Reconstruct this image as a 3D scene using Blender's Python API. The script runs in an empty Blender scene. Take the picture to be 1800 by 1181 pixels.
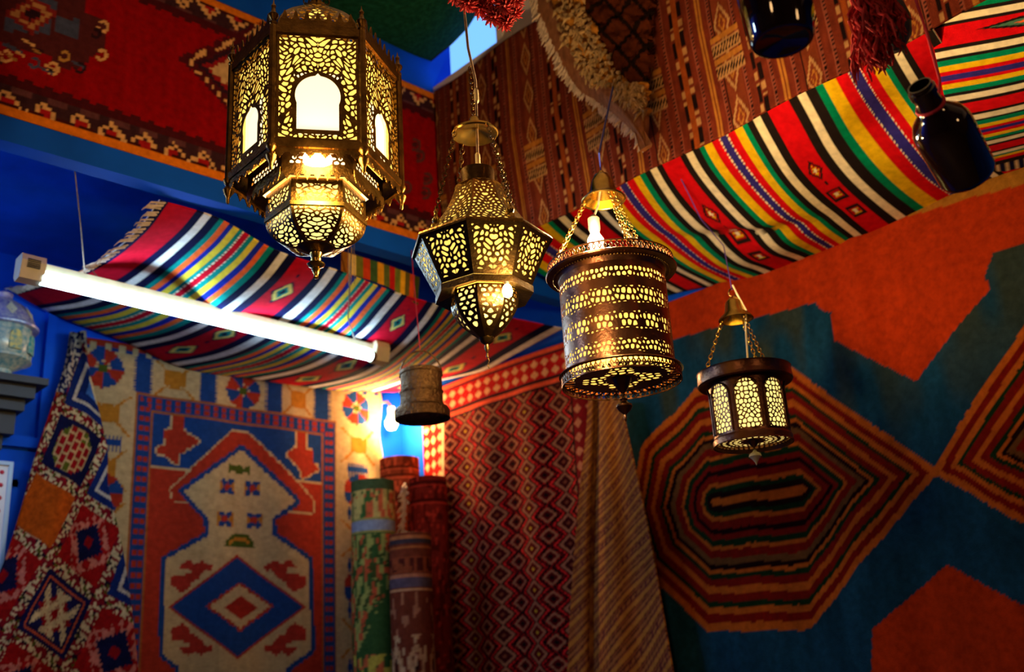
import bpy, bmesh, math, random
import numpy as np
from mathutils import Matrix, Vector

random.seed(7); RNG = np.random.default_rng(7)
scene = bpy.context.scene
COL = scene.collection
PI = math.pi

# ------------------------------------------------------------------ camera
FPX, CX, CY = 1800.0, 900.0, 590.5
EYE = np.array([0.0, 0.0, 1.6])
_h, _t, _r = math.radians(46), math.radians(19), math.radians(3.7)
FWD = np.array([math.cos(_h)*math.cos(_t), math.sin(_h)*math.cos(_t), math.sin(_t)])
_r0 = np.array([math.sin(_h), -math.cos(_h), 0.0]); _u0 = np.cross(_r0, FWD)
RIGHT = math.cos(_r)*_r0 - math.sin(_r)*_u0
UP = math.sin(_r)*_r0 + math.cos(_r)*_u0
cam_d = bpy.data.cameras.new('camera'); cam = bpy.data.objects.new('camera', cam_d); COL.objects.link(cam)
m = Matrix(((RIGHT[0], UP[0], -FWD[0], EYE[0]), (RIGHT[1], UP[1], -FWD[1], EYE[1]), (RIGHT[2], UP[2], -FWD[2], EYE[2]), (0, 0, 0, 1)))
cam.matrix_world = m
cam_d.sensor_width = 36; cam_d.lens = 36; cam_d.clip_start = 0.05
cam_d.dof.use_dof = True; cam_d.dof.focus_distance = 2.25; cam_d.dof.aperture_fstop = 2.8
scene.camera = cam

# ------------------------------------------------------------------ world (daylight seen through the gap at the top of the well)
w = bpy.data.worlds.new('sky'); scene.world = w; w.use_nodes = True
nt = w.node_tree; bgn = nt.nodes['Background']
bgn.inputs['Color'].default_value = (0.16, 0.42, 1.0, 1); bgn.inputs['Strength'].default_value = 1.6
vs = scene.view_settings
vs.view_transform = 'Standard'; vs.look = 'None'; vs.exposure = 0.0; vs.gamma = 1.0; vs.use_curve_mapping = False
scene.cycles.use_denoising = True
scene.cycles.sample_clamp_indirect = 4.0
scene.cycles.max_bounces = 5

# lamp powers (W)
P_CORNER, P_L1, P_L2, P_L3, P_BACK = 40, 3.0, 12.0, 70, 9
TUBE_EMIT = 30.0

def lamp(name, loc, power, color, radius=0.03, parent=None):
    d = bpy.data.lights.new(name, 'POINT'); d.energy = power; d.color = color; d.shadow_soft_size = radius
    o = bpy.data.objects.new(name, d); COL.objects.link(o); o.location = loc
    if parent: o.parent = parent
    return o
# two warm fill lights added unseen behind the photographer to lift the room
lamp('warm_fill_light', (-0.5, 0.3, 2.7), P_BACK, (1.0, 0.55, 0.22), 0.10)
lamp('warm_fill_light', (1.2, -0.9, 2.6), P_BACK*0.7, (1.0, 0.55, 0.22), 0.10)

# assumed cool light, added along the left wall outside the picture, brightening the ceiling
lamp('assumed_cool_light', (-0.35, 3.35, 2.98), 34, (0.55, 0.80, 1.0), 0.12)

# ------------------------------------------------------------------ geometry of the view: pixel -> point on a real plane
def ray(x, y): return FWD + (x-CX)/FPX*RIGHT - (y-CY)/FPX*UP
def onX(p, a): d = ray(*p); return EYE + d*((a-EYE[0])/d[0])
def onY(p, a): d = ray(*p); return EYE + d*((a-EYE[1])/d[1])
def onZ(p, a): d = ray(*p); return EYE + d*((a-EYE[2])/d[2])
def atD(p, dd): return EYE + ray(*p)*dd
def proj(P):
    v = np.asarray(P, float)-EYE; z = v@FWD
    return CX+FPX*(v@RIGHT)/z, CY-FPX*(v@UP)/z

# ------------------------------------------------------------------ colours and materials
def lin(c):
    c = np.asarray(c, float)/255.0
    return np.where(c <= 0.04045, c/12.92, ((c+0.055)/1.055)**2.4)
def S(r, g, b): return tuple(lin((r, g, b)))

def mat_new(name):
    mt = bpy.data.materials.new(name); mt.use_nodes = True
    n = mt.node_tree.nodes; return mt, mt.node_tree, n['Principled BSDF']

def mat_plain(name, col, rough=0.7, metal=0.0, var=0.0, vscale=8.0, bump=0.0, bscale=60.0, coat=0.0, dark=None, spec=0.5):
    mt, t, b = mat_new(name)
    b.inputs['Roughness'].default_value = rough; b.inputs['Metallic'].default_value = metal
    b.inputs['Base Color'].default_value = (*col, 1)
    b.inputs['Specular IOR Level'].default_value = spec
    if coat: b.inputs['Coat Weight'].default_value = coat
    tc = t.nodes.new('ShaderNodeTexCoord')
    if var:
        nz = t.nodes.new('ShaderNodeTexNoise'); nz.inputs['Scale'].default_value = vscale; nz.inputs['Detail'].default_value = 6
        t.links.new(tc.outputs['Object'], nz.inputs['Vector'])
        rp = t.nodes.new('ShaderNodeValToRGB')
        d = dark if dark else tuple(c*(1-var) for c in col)
        rp.color_ramp.elements[0].position = 0.35; rp.color_ramp.elements[0].color = (*d, 1)
        rp.color_ramp.elements[1].position = 0.65; rp.color_ramp.elements[1].color = (*col, 1)
        t.links.new(nz.outputs['Fac'], rp.inputs['Fac']); t.links.new(rp.outputs['Color'], b.inputs['Base Color'])
    if bump:
        n2 = t.nodes.new('ShaderNodeTexNoise'); n2.inputs['Scale'].default_value = bscale; n2.inputs['Detail'].default_value = 4
        t.links.new(tc.outputs['Object'], n2.inputs['Vector'])
        bp = t.nodes.new('ShaderNodeBump'); bp.inputs['Strength'].default_value = bump; bp.inputs['Distance'].default_value = 0.01
        t.links.new(n2.outputs['Fac'], bp.inputs['Height']); t.links.new(bp.outputs['Normal'], b.inputs['Normal'])
    return mt

def mat_emit(name, col, strength):
    mt, t, b = mat_new(name)
    b.inputs['Base Color'].default_value = (*[min(1, c) for c in col], 1)
    b.inputs['Emission Color'].default_value = (*col, 1); b.inputs['Emission Strength'].default_value = strength
    return mt

def mat_cloth(name, rough=0.95, weave=420.0, bump=0.35, sheen=0.0, wear=0.22):
    """woven cloth: dyed pattern from the mesh's own colour layer, slub noise and weave relief from nodes"""
    mt, t, b = mat_new(name)
    b.inputs['Roughness'].default_value = rough; b.inputs['Sheen Weight'].default_value = sheen
    b.inputs['Specular IOR Level'].default_value = 0.04
    at = t.nodes.new('ShaderNodeAttribute'); at.attribute_name = 'dye'
    tc = t.nodes.new('ShaderNodeTexCoord')
    nz = t.nodes.new('ShaderNodeTexNoise'); nz.inputs['Scale'].default_value = 45; nz.inputs['Detail'].default_value = 8
    t.links.new(tc.outputs['Object'], nz.inputs['Vector'])
    mr = t.nodes.new('ShaderNodeMapRange'); mr.inputs['From Min'].default_value = 0.3; mr.inputs['From Max'].default_value = 0.7
    mr.inputs['To Min'].default_value = 1-wear; mr.inputs['To Max'].default_value = 1+wear*0.4
    t.links.new(nz.outputs['Fac'], mr.inputs['Value'])
    mx = t.nodes.new('ShaderNodeVectorMath'); mx.operation = 'SCALE'
    t.links.new(at.outputs['Color'], mx.inputs[0]); t.links.new(mr.outputs['Result'], mx.inputs['Scale'])
    t.links.new(mx.outputs[0], b.inputs['Base Color'])
    n2 = t.nodes.new('ShaderNodeTexNoise'); n2.inputs['Scale'].default_value = weave; n2.inputs['Detail'].default_value = 2
    t.links.new(tc.outputs['Object'], n2.inputs['Vector'])
    bp = t.nodes.new('ShaderNodeBump'); bp.inputs['Strength'].default_value = bump; bp.inputs['Distance'].default_value = 0.004
    t.links.new(n2.outputs['Fac'], bp.inputs['Height']); t.links.new(bp.outputs['Normal'], b.inputs['Normal'])
    return mt

M = {}
M['blue'] = mat_plain('blue_plaster', (0.002, 0.085, 0.72), 0.7, var=0.35, vscale=3.0, bump=0.5, bscale=9.0, spec=0.08)
M['dim'] = mat_plain('low_bounce_wall', (0.10, 0.045, 0.035), 0.9, var=0.4, vscale=4)  # unseen walls, colour made dark to cut the bounced light
M['white'] = mat_plain('white_plaster', (0.75, 0.68, 0.70), 0.8, var=0.15, vscale=4, bump=0.4, bscale=12)
M['floor'] = mat_plain('floor_tile', (0.16, 0.07, 0.04), 0.5, var=0.3, vscale=5)
M['cloth'] = mat_cloth('flatweave')
M['pile'] = mat_cloth('pile_carpet', weave=260, bump=0.6, sheen=0.0, wear=0.28)
M['brass'] = mat_plain('aged_brass', (0.27, 0.14, 0.032), 0.30, 1.0, var=0.55, vscale=30, bump=0.15, bscale=150)
M['brass_hi'] = mat_plain('polished_brass', (0.55, 0.35, 0.08), 0.25, 1.0, var=0.35, vscale=40)
M['bronze'] = mat_plain('dark_bronze', (0.15, 0.085, 0.03), 0.30, 1.0, var=0.5, vscale=25, bump=0.15, bscale=140)
M['copper'] = mat_plain('brown_copper', (0.22, 0.095, 0.055), 0.30, 1.0, var=0.45, vscale=18, bump=0.1, bscale=120)
M['tin'] = mat_plain('embossed_tin', (0.24, 0.13, 0.055), 0.42, 0.9, var=0.4, vscale=50, bump=0.9, bscale=110)
M['glow_y'] = mat_emit('yellow_lit_glass', (1.0, 0.68, 0.12), 1.4)
M['glow_w'] = mat_emit('frosted_lit_glass', (1.0, 0.88, 0.52), 1.35)
M['glow_p'] = mat_emit('pale_lit_glass', (1.0, 0.78, 0.22), 1.45)
M['bulb'] = mat_emit('hot_bulb', (1.0, 0.82, 0.48), 34.0)
M['tube'] = mat_emit('fluorescent_glass', (0.50, 0.80, 1.0), TUBE_EMIT)
M['ivory'] = mat_plain('ivory_plastic', (0.62, 0.52, 0.34), 0.45, var=0.12, vscale=30)
M['socket'] = mat_plain('dark_socket', (0.02, 0.015, 0.012), 0.5)
M['cord'] = mat_plain('twine', (0.25, 0.17, 0.13), 0.9, var=0.4, vscale=80)
M['cord_blue'] = mat_plain('blue_flex', (0.02, 0.03, 0.25), 0.5)
M['cord_red'] = mat_plain('red_string', (0.45, 0.01, 0.03), 0.8)
M['cord_purple'] = mat_plain('purple_thread', (0.10, 0.04, 0.35), 0.8)
M['glass'] = mat_plain('black_glass', (0.006, 0.002, 0.002), 0.05, coat=0.5)
M['black'] = mat_plain('blackened_wood', (0.012, 0.011, 0.02), 0.6, var=0.3, vscale=20)
M['yarn_red'] = mat_plain('red_yarn', (0.42, 0.008, 0.012), 0.95, var=0.6, vscale=60)
M['fringe'] = mat_plain('pale_fringe', (0.62, 0.48, 0.40), 0.95, var=0.35, vscale=60)
M['fringe_gold'] = mat_plain('wool_fringe', (0.48, 0.30, 0.13), 0.95, var=0.5, vscale=60)

# ------------------------------------------------------------------ object helpers
def link(name, me, mat, parent=None, label=None):
    o = bpy.data.objects.new(name, me); COL.objects.link(o)
    if mat is not None and len(me.materials) == 0: me.materials.append(mat)
    if parent is not None: o.parent = parent
    if label: o['label'] = label
    return o
def tag(o, label, cat, group=None, kind=None):
    o['label'] = label; o['category'] = cat
    if group: o['group'] = group
    if kind: o['kind'] = kind
    return o
def empty(name, loc, label, cat, rz=0.0, group=None):
    o = bpy.data.objects.new(name, None); COL.objects.link(o); o.location = loc; o.rotation_euler = (0, 0, rz)
    o.empty_display_size = 0.05
    return tag(o, label, cat, group)
def dup(o, parent=None, rz=None):
    c = o.copy(); COL.objects.link(c); c.parent = parent if parent else o.parent
    if rz is not None: c.rotation_euler = (0, 0, rz)
    for ch in list(o.children):
        d = ch.copy(); COL.objects.link(d); d.parent = c
    return c

class MB:
    """collects faces, then builds ONE mesh object"""
    def __init__(s): s.v = []; s.f = []
    def add(s, v, f):
        o = len(s.v); s.v += [tuple(map(float, q)) for q in v]; s.f += [tuple(i+o for i in q) for q in f]; return s
    def lathe(s, prof, n=32, c=(0, 0, 0), a0=0.0, cap=True):
        v = []; f = []
        for r, z in prof:
            for k in range(n):
                a = a0+2*PI*k/n; v.append((c[0]+r*math.cos(a), c[1]+r*math.sin(a), c[2]+z))
        for i in range(len(prof)-1):
            for k in range(n):
                k2 = (k+1) % n; f.append((i*n+k, i*n+k2, (i+1)*n+k2, (i+1)*n+k))
        if cap:
            if prof[0][0] > 1e-5: f.append(tuple(reversed(range(n))))
            if prof[-1][0] > 1e-5: f.append(tuple((len(prof)-1)*n+k for k in range(n)))
        return s.add(v, f)
    def box(s, a, b):
        x0, y0, z0 = a; x1, y1, z1 = b
        v = [(x0, y0, z0), (x1, y0, z0), (x1, y1, z0), (x0, y1, z0), (x0, y0, z1), (x1, y0, z1), (x1, y1, z1), (x0, y1, z1)]
        return s.add(v, [(3, 2, 1, 0), (4, 5, 6, 7), (0, 1, 5, 4), (1, 2, 6, 5), (2, 3, 7, 6), (3, 0, 4, 7)])
    def tube(s, pts, r, n=8, cap=True):
        pts = [Vector(p) for p in pts]; v = []; f = []
        rr = r if hasattr(r, '__len__') else [r]*len(pts)
        ref = Vector((0.31, 0.17, 0.93))
        for i, p in enumerate(pts):
            d = (pts[min(i+1, len(pts)-1)]-pts[max(i-1, 0)]); d = d.normalized() if d.length > 1e-9 else Vector((0, 0, 1))
            if abs(d.dot(ref)) > 0.95: ref = Vector((0.9, 0.3, 0.1))
            a = d.cross(ref).normalized(); b = d.cross(a)
            for k in range(n):
                t = 2*PI*k/n; q = p+(a*math.cos(t)+b*math.sin(t))*rr[i]; v.append(tuple(q))
        for i in range(len(pts)-1):
            for k in range(n):
                k2 = (k+1) % n; f.append((i*n+k, i*n+k2, (i+1)*n+k2, (i+1)*n+k))
        if cap: f.append(tuple(reversed(range(n)))); f.append(tuple((len(pts)-1)*n+k for k in range(n)))
        return s.add(v, f)
    def prism(s, poly, y0, y1):
        """outline poly in local x,z extruded along y"""
        n = len(poly)
        v = [(x, y0, z) for x, z in poly]+[(x, y1, z) for x, z in poly]
        f = [tuple(range(n)), tuple(reversed(range(n, 2*n)))]+[(i, i+n, (i+1) % n+n, (i+1) % n) for i in range(n)]
        return s.add(v, f)
    def chain(s, a, b, link_len=0.016, wire=0.0013):
        a = Vector(a); b = Vector(b); L = (b-a).length; n = max(2, int(L/(link_len*0.72))); d = (b-a)/L
        ref = Vector((0.2, 0.9, 0.1)); p1 = d.cross(ref).normalized(); p2 = d.cross(p1)
        for i in range(n):
            c = a+d*(L*(i+0.5)/n); q = p1 if i % 2 else p2
            ring = [c+d*(math.cos(2*PI*k/8)*link_len*0.5)+q*(math.sin(2*PI*k/8)*link_len*0.3) for k in range(9)]
            s.tube(ring, wire, 5, cap=False)
        return s
    def build(s, name, mat, parent=None, label=None, smooth=False, recalc=True):
        me = bpy.data.meshes.new(name); me.from_pydata(s.v, [], s.f); me.update()
        if recalc:
            bm = bmesh.new(); bm.from_mesh(me); bmesh.ops.recalc_face_normals(bm, faces=bm.faces); bm.to_mesh(me); bm.free()
        if smooth:
            me.polygons.foreach_set('use_smooth', [True]*len(me.polygons))
            try: me.set_sharp_from_angle(angle=math.radians(40))
            except Exception: pass
        return link(name, me, mat, parent, label)

# ------------------------------------------------------------------ pierced metal: a sheet with real holes cut along contour lines
def fret_mesh(name, nu, nv, field, mapf, th=0.0012):
    """field(U,V)>0 is metal; mapf(u,v,w) places a point, w = depth of the sheet (0 front, 1 back)"""
    us = np.linspace(0, 1, nu+1); vsn = np.linspace(0, 1, nv+1)
    U, V = np.meshgrid(us, vsn, indexing='ij'); Fv = np.asarray(field(U, V), float)
    Fv = np.where(np.abs(Fv) < 1e-6, 1e-6, Fv)
    uv = []; idx = {}
    def vert(key, u, v):
        i = idx.get(key)
        if i is None: i = len(uv); idx[key] = i; uv.append((u, v))
        return i
    faces = []
    pos = Fv > 0
    for i in range(nu):
        for j in range(nv):
            c = ((i, j), (i+1, j), (i+1, j+1), (i, j+1))
            s = [pos[q] for q in c]
            if not any(s): continue
            if all(s):
                faces.append([vert(q, us[q[0]], vsn[q[1]]) for q in c]); continue
            poly = []
            for k in range(4):
                a, b = c[k], c[(k+1) % 4]
                if s[k]: poly.append(vert(a, us[a[0]], vsn[a[1]]))
                if s[k] != s[(k+1) % 4]:
                    fa, fb = Fv[a], Fv[b]; t = fa/(fa-fb); t = min(0.93, max(0.07, t))
                    if a < b: key = (a, b); tt = t; A, B = a, b
                    else: key = (b, a); tt = 1-t; A, B = b, a
                    poly.append(vert(key, us[A[0]]+(us[B[0]]-us[A[0]])*tt, vsn[A[1]]+(vsn[B[1]]-vsn[A[1]])*tt))
            if len(poly) >= 3: faces.append(poly)
    n = len(uv); Ua = np.array([q[0] for q in uv]); Va = np.array([q[1] for q in uv])
    bc_ = lambda w_: np.stack([np.broadcast_to(np.asarray(q_, float), Ua.shape) for q_ in mapf(Ua, Va, w_)], 1)
    front = bc_(0.0); back = bc_(th)
    cnt = {}
    for p in faces:
        for k in range(len(p)):
            a, b = p[k], p[(k+1) % len(p)]; e = (min(a, b), max(a, b)); cnt[e] = None if e in cnt else (a, b)
    allf = [tuple(p) for p in faces]+[tuple(q+n for q in reversed(p)) for p in faces]
    allf += [(e[1], e[0], e[0]+n, e[1]+n) for e in cnt.values() if e is not None]
    me = bpy.data.meshes.new(name); me.from_pydata(np.vstack([front, back]).tolist(), [], allf); me.update()
    return me

def vor(points, X, Y):
    """distance to second nearest minus nearest seed: 0 on the ribs between cells"""
    P = np.asarray(points, float); sh = X.shape; x = X.ravel(); y = Y.ravel(); out = np.empty(x.size)
    for a in range(0, x.size, 4000):
        d = np.sqrt((x[a:a+4000, None]-P[None, :, 0])**2+(y[a:a+4000, None]-P[None, :, 1])**2)
        d.partition(1, axis=1); out[a:a+4000] = d[:, 1]-d[:, 0]
    return out.reshape(sh)

def seeds(W, H, step, jitter, rng, mirror=True, bands=None):
    pts = []
    ny = max(1, int(round(H/(step*0.87)))); sy = H/ny
    for j in range(-1, ny+1):
        off = 0.5*step if j % 2 else 0.0
        x = (0.0 if mirror else -W/2-step)+off
        while x < W/2+step:
            px = x+rng.uniform(-jitter, jitter)*step; py = (j+0.5)*sy+rng.uniform(-jitter, jitter)*step
            if mirror:
                if abs(px) < step*0.25: pts.append((0.0, py))
                else: pts.append((px, py)); pts.append((-px, py))
            else: pts.append((px, py))
            x += step
    return pts

# ------------------------------------------------------------------ textiles: surfaces through control points, dyed pattern as a colour layer
def hermite(t, P):
    """values P at parameters t (non-uniform); returns f(x) -> interpolated array"""
    t = np.asarray(t, float); P = np.asarray(P, float); n = len(t)
    D = np.empty_like(P); dt = np.diff(t); sh = (-1,)+(1,)*(P.ndim-1)
    sl = np.diff(P, axis=0)/dt.reshape(sh)
    D[0] = sl[0]; D[-1] = sl[-1]
    if n > 2:
        w0 = dt[1:].reshape(sh); w1 = dt[:-1].reshape(sh); D[1:-1] = (sl[:-1]*w0+sl[1:]*w1)/(w0+w1)
    def f(x):
        x = np.asarray(x, float); i = np.clip(np.searchsorted(t, x)-1, 0, n-2); h = (t[i+1]-t[i]); s = (x-t[i])/h
        q = (-1,)+(1,)*(P.ndim-1); s = s.reshape(q); h = h.reshape(q)
        return (2*s**3-3*s**2+1)*P[i]+(s**3-2*s**2+s)*h*D[i]+(-2*s**3+3*s**2)*P[i+1]+(s**3-s**2)*h*D[i+1]
    return f

def surf(tc, tr, net, nu, nv):
    """net[col][row] -> 3D; returns points (nu+1, nv+1, 3) and the parameters"""
    net = np.asarray(net, float); u = np.linspace(tc[0], tc[-1], nu+1); v = np.linspace(tr[0], tr[-1], nv+1)
    A = hermite(tc, net)(u)                       # (nu+1, rows, 3)
    B = hermite(tr, np.swapaxes(A, 0, 1))(v)      # (nv+1, nu+1, 3)
    Uu, Vv = np.meshgrid(u, v, indexing='ij')
    return np.swapaxes(B, 0, 1), Uu, Vv

def flat(axis, val, a0, a1, z0, z1, nu, nv):
    a = np.linspace(a0, a1, nu+1); z = np.linspace(z1, z0, nv+1)
    A, Z = np.meshgrid(a, z, indexing='ij'); K = np.full_like(A, val)
    P = np.stack((K, A, Z) if axis == 'X' else (A, K, Z), -1)
    return P, A, Z

def cloth_obj(name, P, rgb, mat, parent=None, thick=0.006, toward=None, flip=None):
    """grid surface with a dyed face, rolled edge and a coarse back"""
    nu, nv = P.shape[0]-1, P.shape[1]-1
    du = np.gradient(P, axis=0); dv = np.gradient(P, axis=1); N = np.cross(du, dv); N /= np.linalg.norm(N, axis=2, keepdims=True)+1e-12
    if toward is None: toward = EYE
    c = P.reshape(-1, 3).mean(0)
    if flip is None: flip = (N.reshape(-1, 3).mean(0) @ (np.asarray(toward)-c)) < 0
    if flip: N = -N
    nvx = (nu+1)*(nv+1)
    I = np.arange(nvx).reshape(nu+1, nv+1)
    q = np.stack([I[:-1, :-1], I[1:, :-1], I[1:, 1:], I[:-1, 1:]], -1).reshape(-1, 4)
    if flip: q = q[:, ::-1]
    # rim + back (coarse)
    st = 6
    iu = np.unique(np.r_[np.arange(0, nu, st), nu]); iv = np.unique(np.r_[np.arange(0, nv, st), nv])
    Bk = (P-N*thick)[np.ix_(iu, iv)]; Cb = rgb[np.ix_(iu, iv)]
    J = nvx+np.arange(len(iu)*len(iv)).reshape(len(iu), len(iv))
    qb = np.stack([J[:-1, :-1], J[:-1, 1:], J[1:, 1:], J[1:, :-1]], -1).reshape(-1, 4)
    if flip: qb = qb[:, ::-1]
    rim = np.concatenate([I[:, 0], I[-1, 1:], I[-2::-1, -1], I[0, -2:0:-1]]); rp = (P-N*thick).reshape(-1, 3)[rim]; base = nvx+J.size
    k = np.arange(len(rim)); k2 = (k+1) % len(rim)
    qr = np.stack([rim[k2], rim[k], base+k, base+k2], -1)
    if flip: qr = qr[:, ::-1]
    V = np.vstack([P.reshape(-1, 3), Bk.reshape(-1, 3), rp]); Fq = np.vstack([q, qb, qr]).astype(np.int32)
    Cc = np.vstack([rgb.reshape(-1, 3), Cb.reshape(-1, 3), rgb.reshape(-1, 3)[rim]])
    me = bpy.data.meshes.new(name); me.vertices.add(len(V)); me.vertices.foreach_set('co', V.astype(np.float32).ravel())
    me.loops.add(Fq.size); me.loops.foreach_set('vertex_index', Fq.ravel())
    me.polygons.add(len(Fq)); me.polygons.foreach_set('loop_start', np.arange(0, Fq.size, 4, dtype=np.int32))
    me.polygons.foreach_set('use_smooth', np.r_[np.ones(len(q), bool), np.zeros(len(Fq)-len(q), bool)])
    me.update(calc_edges=True); me.validate()
    ca = me.color_attributes.new('dye', 'FLOAT_COLOR', 'POINT')
    ca.data.foreach_set('color', np.hstack([np.clip(Cc, 0, 1), np.ones((len(Cc), 1))]).astype(np.float32).ravel())
    return link(name, me, mat, parent)

def pix(P):
    v = P-EYE; z = v@FWD
    return CX+FPX*(v@RIGHT)/z, CY-FPX*(v@UP)/z
def inpoly(x, y, poly):
    r = np.zeros(x.shape, bool); n = len(poly)
    for i in range(n):
        x0, y0 = poly[i]; x1, y1 = poly[(i+1) % n]
        if y0 == y1: continue
        c = ((y0 > y) != (y1 > y)) & (x < (x1-x0)*(y-y0)/(y1-y0)+x0); r ^= c
    return r
def vnoise(x, y, seed=0):
    """cheap value noise"""
    xi = np.floor(x).astype(int); yi = np.floor(y).astype(int); fx = x-xi; fy = y-yi
    def h(a, b):
        k = (a*374761393+b*668265263+seed*982451653) & 0x7fffffff; k = ((k ^ (k >> 13))*1274126177) & 0x7fffffff
        return ((k ^ (k >> 16)) & 0xffff)/65535.0
    fx = fx*fx*(3-2*fx); fy = fy*fy*(3-2*fy)
    return (h(xi, yi)*(1-fx)+h(xi+1, yi)*fx)*(1-fy)+(h(xi, yi+1)*(1-fx)+h(xi+1, yi+1)*fx)*fy
def hashi(a, b=0, s=0):
    k = (np.asarray(a).astype(int)*73856093 ^ np.asarray(b).astype(int)*19349663 ^ s*83492791) & 0x7fffffff
    k = (k*1103515245+12345) & 0x7fffffff
    return ((k >> 8) & 0xffff)/65535.0
def tri(x): return np.abs((x % 1.0)*2-1)          # 1..0..1
def paint(rgb, mask, col): rgb[mask] = col
def dil(test, x, y, r, n=12):
    o = test(x, y)
    for k in range(n):
        a = 2*PI*k/n; o = o | test(x+r*math.cos(a), y+r*math.sin(a))
    return o
def bandcol(t, edges, cols):
    i = np.clip(np.searchsorted(edges, t, side='right')-1, 0, len(cols)-1)
    return np.asarray(cols)[i]

# ================================================================== THE SETTING
XW, YW = 2.22, 2.65          # walls of the tall well over the shop floor
def struct(name, mb, mat, parent=None):
    o = mb.build(name, mat, parent); o['kind'] = 'structure'; return o
def nlabel(o, s): o['label'] = s; return o
nlabel(struct('floor', MB().box((-2.6, -2.6, -0.1), (3.25, 4.2, 0.0)), M['floor']), 'brown shop floor below the picture')
nlabel(struct('wall_left', MB().box((-2.6, 4.0, 0), (3.25, 4.2, 3.34)), M['blue']), 'blue plastered wall behind the hung kilim')
nlabel(struct('wall_right', MB().box((3.05, -2.6, 0), (3.25, 4.0, 3.34)), M['blue']), 'blue wall behind the large hung carpets')
nlabel(struct('wall_back', MB().box((-2.6, -2.8, 0), (3.25, -2.6, 4.3)), M['dim']), 'shop wall behind the photographer')
nlabel(struct('wall_side', MB().box((-2.8, -2.8, 0), (-2.6, 4.2, 4.3)), M['dim']), 'shop wall beside the photographer')
nlabel(struct('ceiling', MB().box((-2.6, YW+0.06, 3.34), (3.25, 4.2, 3.42)).box((XW+0.10, -2.6, 3.34), (3.25, YW+0.06, 3.42)), M['blue']), 'low blue ceiling around the tall well')
# upper walls of the well
nlabel(struct('wall_upper_left', MB().box((-2.6, YW+0.005, 3.16), (XW+0.10, YW+0.08, 4.30)), M['blue']), 'blue upper wall behind the red ceiling carpet')
wm = MB().box((XW+0.055, -2.6, 3.16), (XW+0.10, 2.27, 4.30)).box((XW+0.055, 2.27, 3.16), (XW+0.10, YW, 3.83))
nlabel(struct('wall_upper_right', wm, M['white']), 'pale upper wall behind the brown kilim with a gap at its top')
nlabel(struct('ceiling_upper', MB().box((-2.6, -2.6, 4.22), (XW+0.10, YW+0.08, 4.30)), M['white']), 'pale plaster ceiling at the top of the well')
nlabel(struct('trim_1', MB().box((-2.6, YW, 3.075), (3.05, YW+0.06, 3.16)), M['blue']), 'blue beam between red carpet and striped cloth')
# narrow frame of the gap at the top
fw = MB().box((XW+0.0, 2.25, 3.80), (XW+0.055, 2.28, 4.22)).box((XW+0.0, 2.28, 3.80), (XW+0.055, YW, 3.83))
nlabel(struct('window_1', fw, M['white']), 'open gap under the roof showing bright blue daylight')
# panelled blue door on the left wall
d1 = MB().box((0.55, 3.955, 0), (1.345, 4.0, 2.56)); do = struct('door_1', d1, M['blue']); nlabel(do, 'blue painted door leaf with recessed panels at the left edge')
for z0, z1 in ((0.15, 1.2), (1.32, 2.44)):
    MB().box((0.66, 3.94, z0), (1.24, 3.956, z0+0.03)).box((0.66, 3.94, z1-0.03), (1.24, 3.956, z1)).box((0.66, 3.94, z0), (0.69, 3.956, z1)).box((1.21, 3.94, z0), (1.24, 3.956, z1)).build('panel_moulding', M['blue'], do)
nlabel(struct('trim_2', MB().box((0.45, 3.93, 2.56), (1.40, 4.0, 2.60)).box((1.30, 3.965, 2.60), (1.335, 4.0, 3.2)), M['blue']), 'blue lintel moulding over the door')
# ================================================================== TEXTILES
RED, CRIM = S(205, 12, 22), S(190, 14, 40)
BLK, NAVY = S(30, 22, 22), S(16, 18, 58)
WHT, CREAM = S(235, 220, 190), S(222, 196, 150)
GRN, TEAL = S(0, 128, 92), S(10, 128, 124)
YEL, ORG = S(226, 180, 18), S(232, 98, 44)
BLU, COB = S(48, 40, 130), S(20, 40, 150)

# ---- striped blanket slung from the well edge to the right wall
seqR = [(80, RED), (28, BLK), (30, WHT), (30, BLK), (22, GRN), (33, YEL), (35, RED), (35, BLU), (35, RED), (33, YEL), (22, GRN), (28, BLK), (30, WHT), (27, BLK)]
PR = sum(a for a, _ in seqR); eR = np.cumsum([0]+[a for a, _ in seqR])[:-1]; cR = [c for _, c in seqR]
colsR = {-340: [(850, 385), (880, 425), (920, 460), (975, 495), (1035, 525), (1100, 545)],
         -165: [(925, 355), (952, 392), (990, 425), (1040, 458), (1100, 492), (1165, 522)],
         385: [(1135, 272), (1165, 325), (1200, 372), (1245, 415), (1300, 455), (1355, 482)],
         551: [(1200, 245), (1230, 300), (1270, 350), (1320, 400), (1370, 435), (1415, 458)],
         1019: [(1395, 140), (1430, 205), (1462, 262), (1500, 310), (1545, 352), (1590, 388)],
         1170: [(1490, 105), (1520, 160), (1550, 205), (1600, 270), (1640, 312), (1685, 342)],
         1475: [(1640, 50), (1668, 95), (1694, 140), (1735, 205), (1770, 255), (1815, 295)]}
rowsX = [XW+0.055, 2.40, 2.54, 2.68, 2.85, 3.035]
net = [[onX(p, x) for p, x in zip(ps, rowsX)] for ps in colsR.values()]
P, U, V = surf(list(colsR), [0, .2, .4, .6, .8, 1.0], net, 420, 110)
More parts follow.
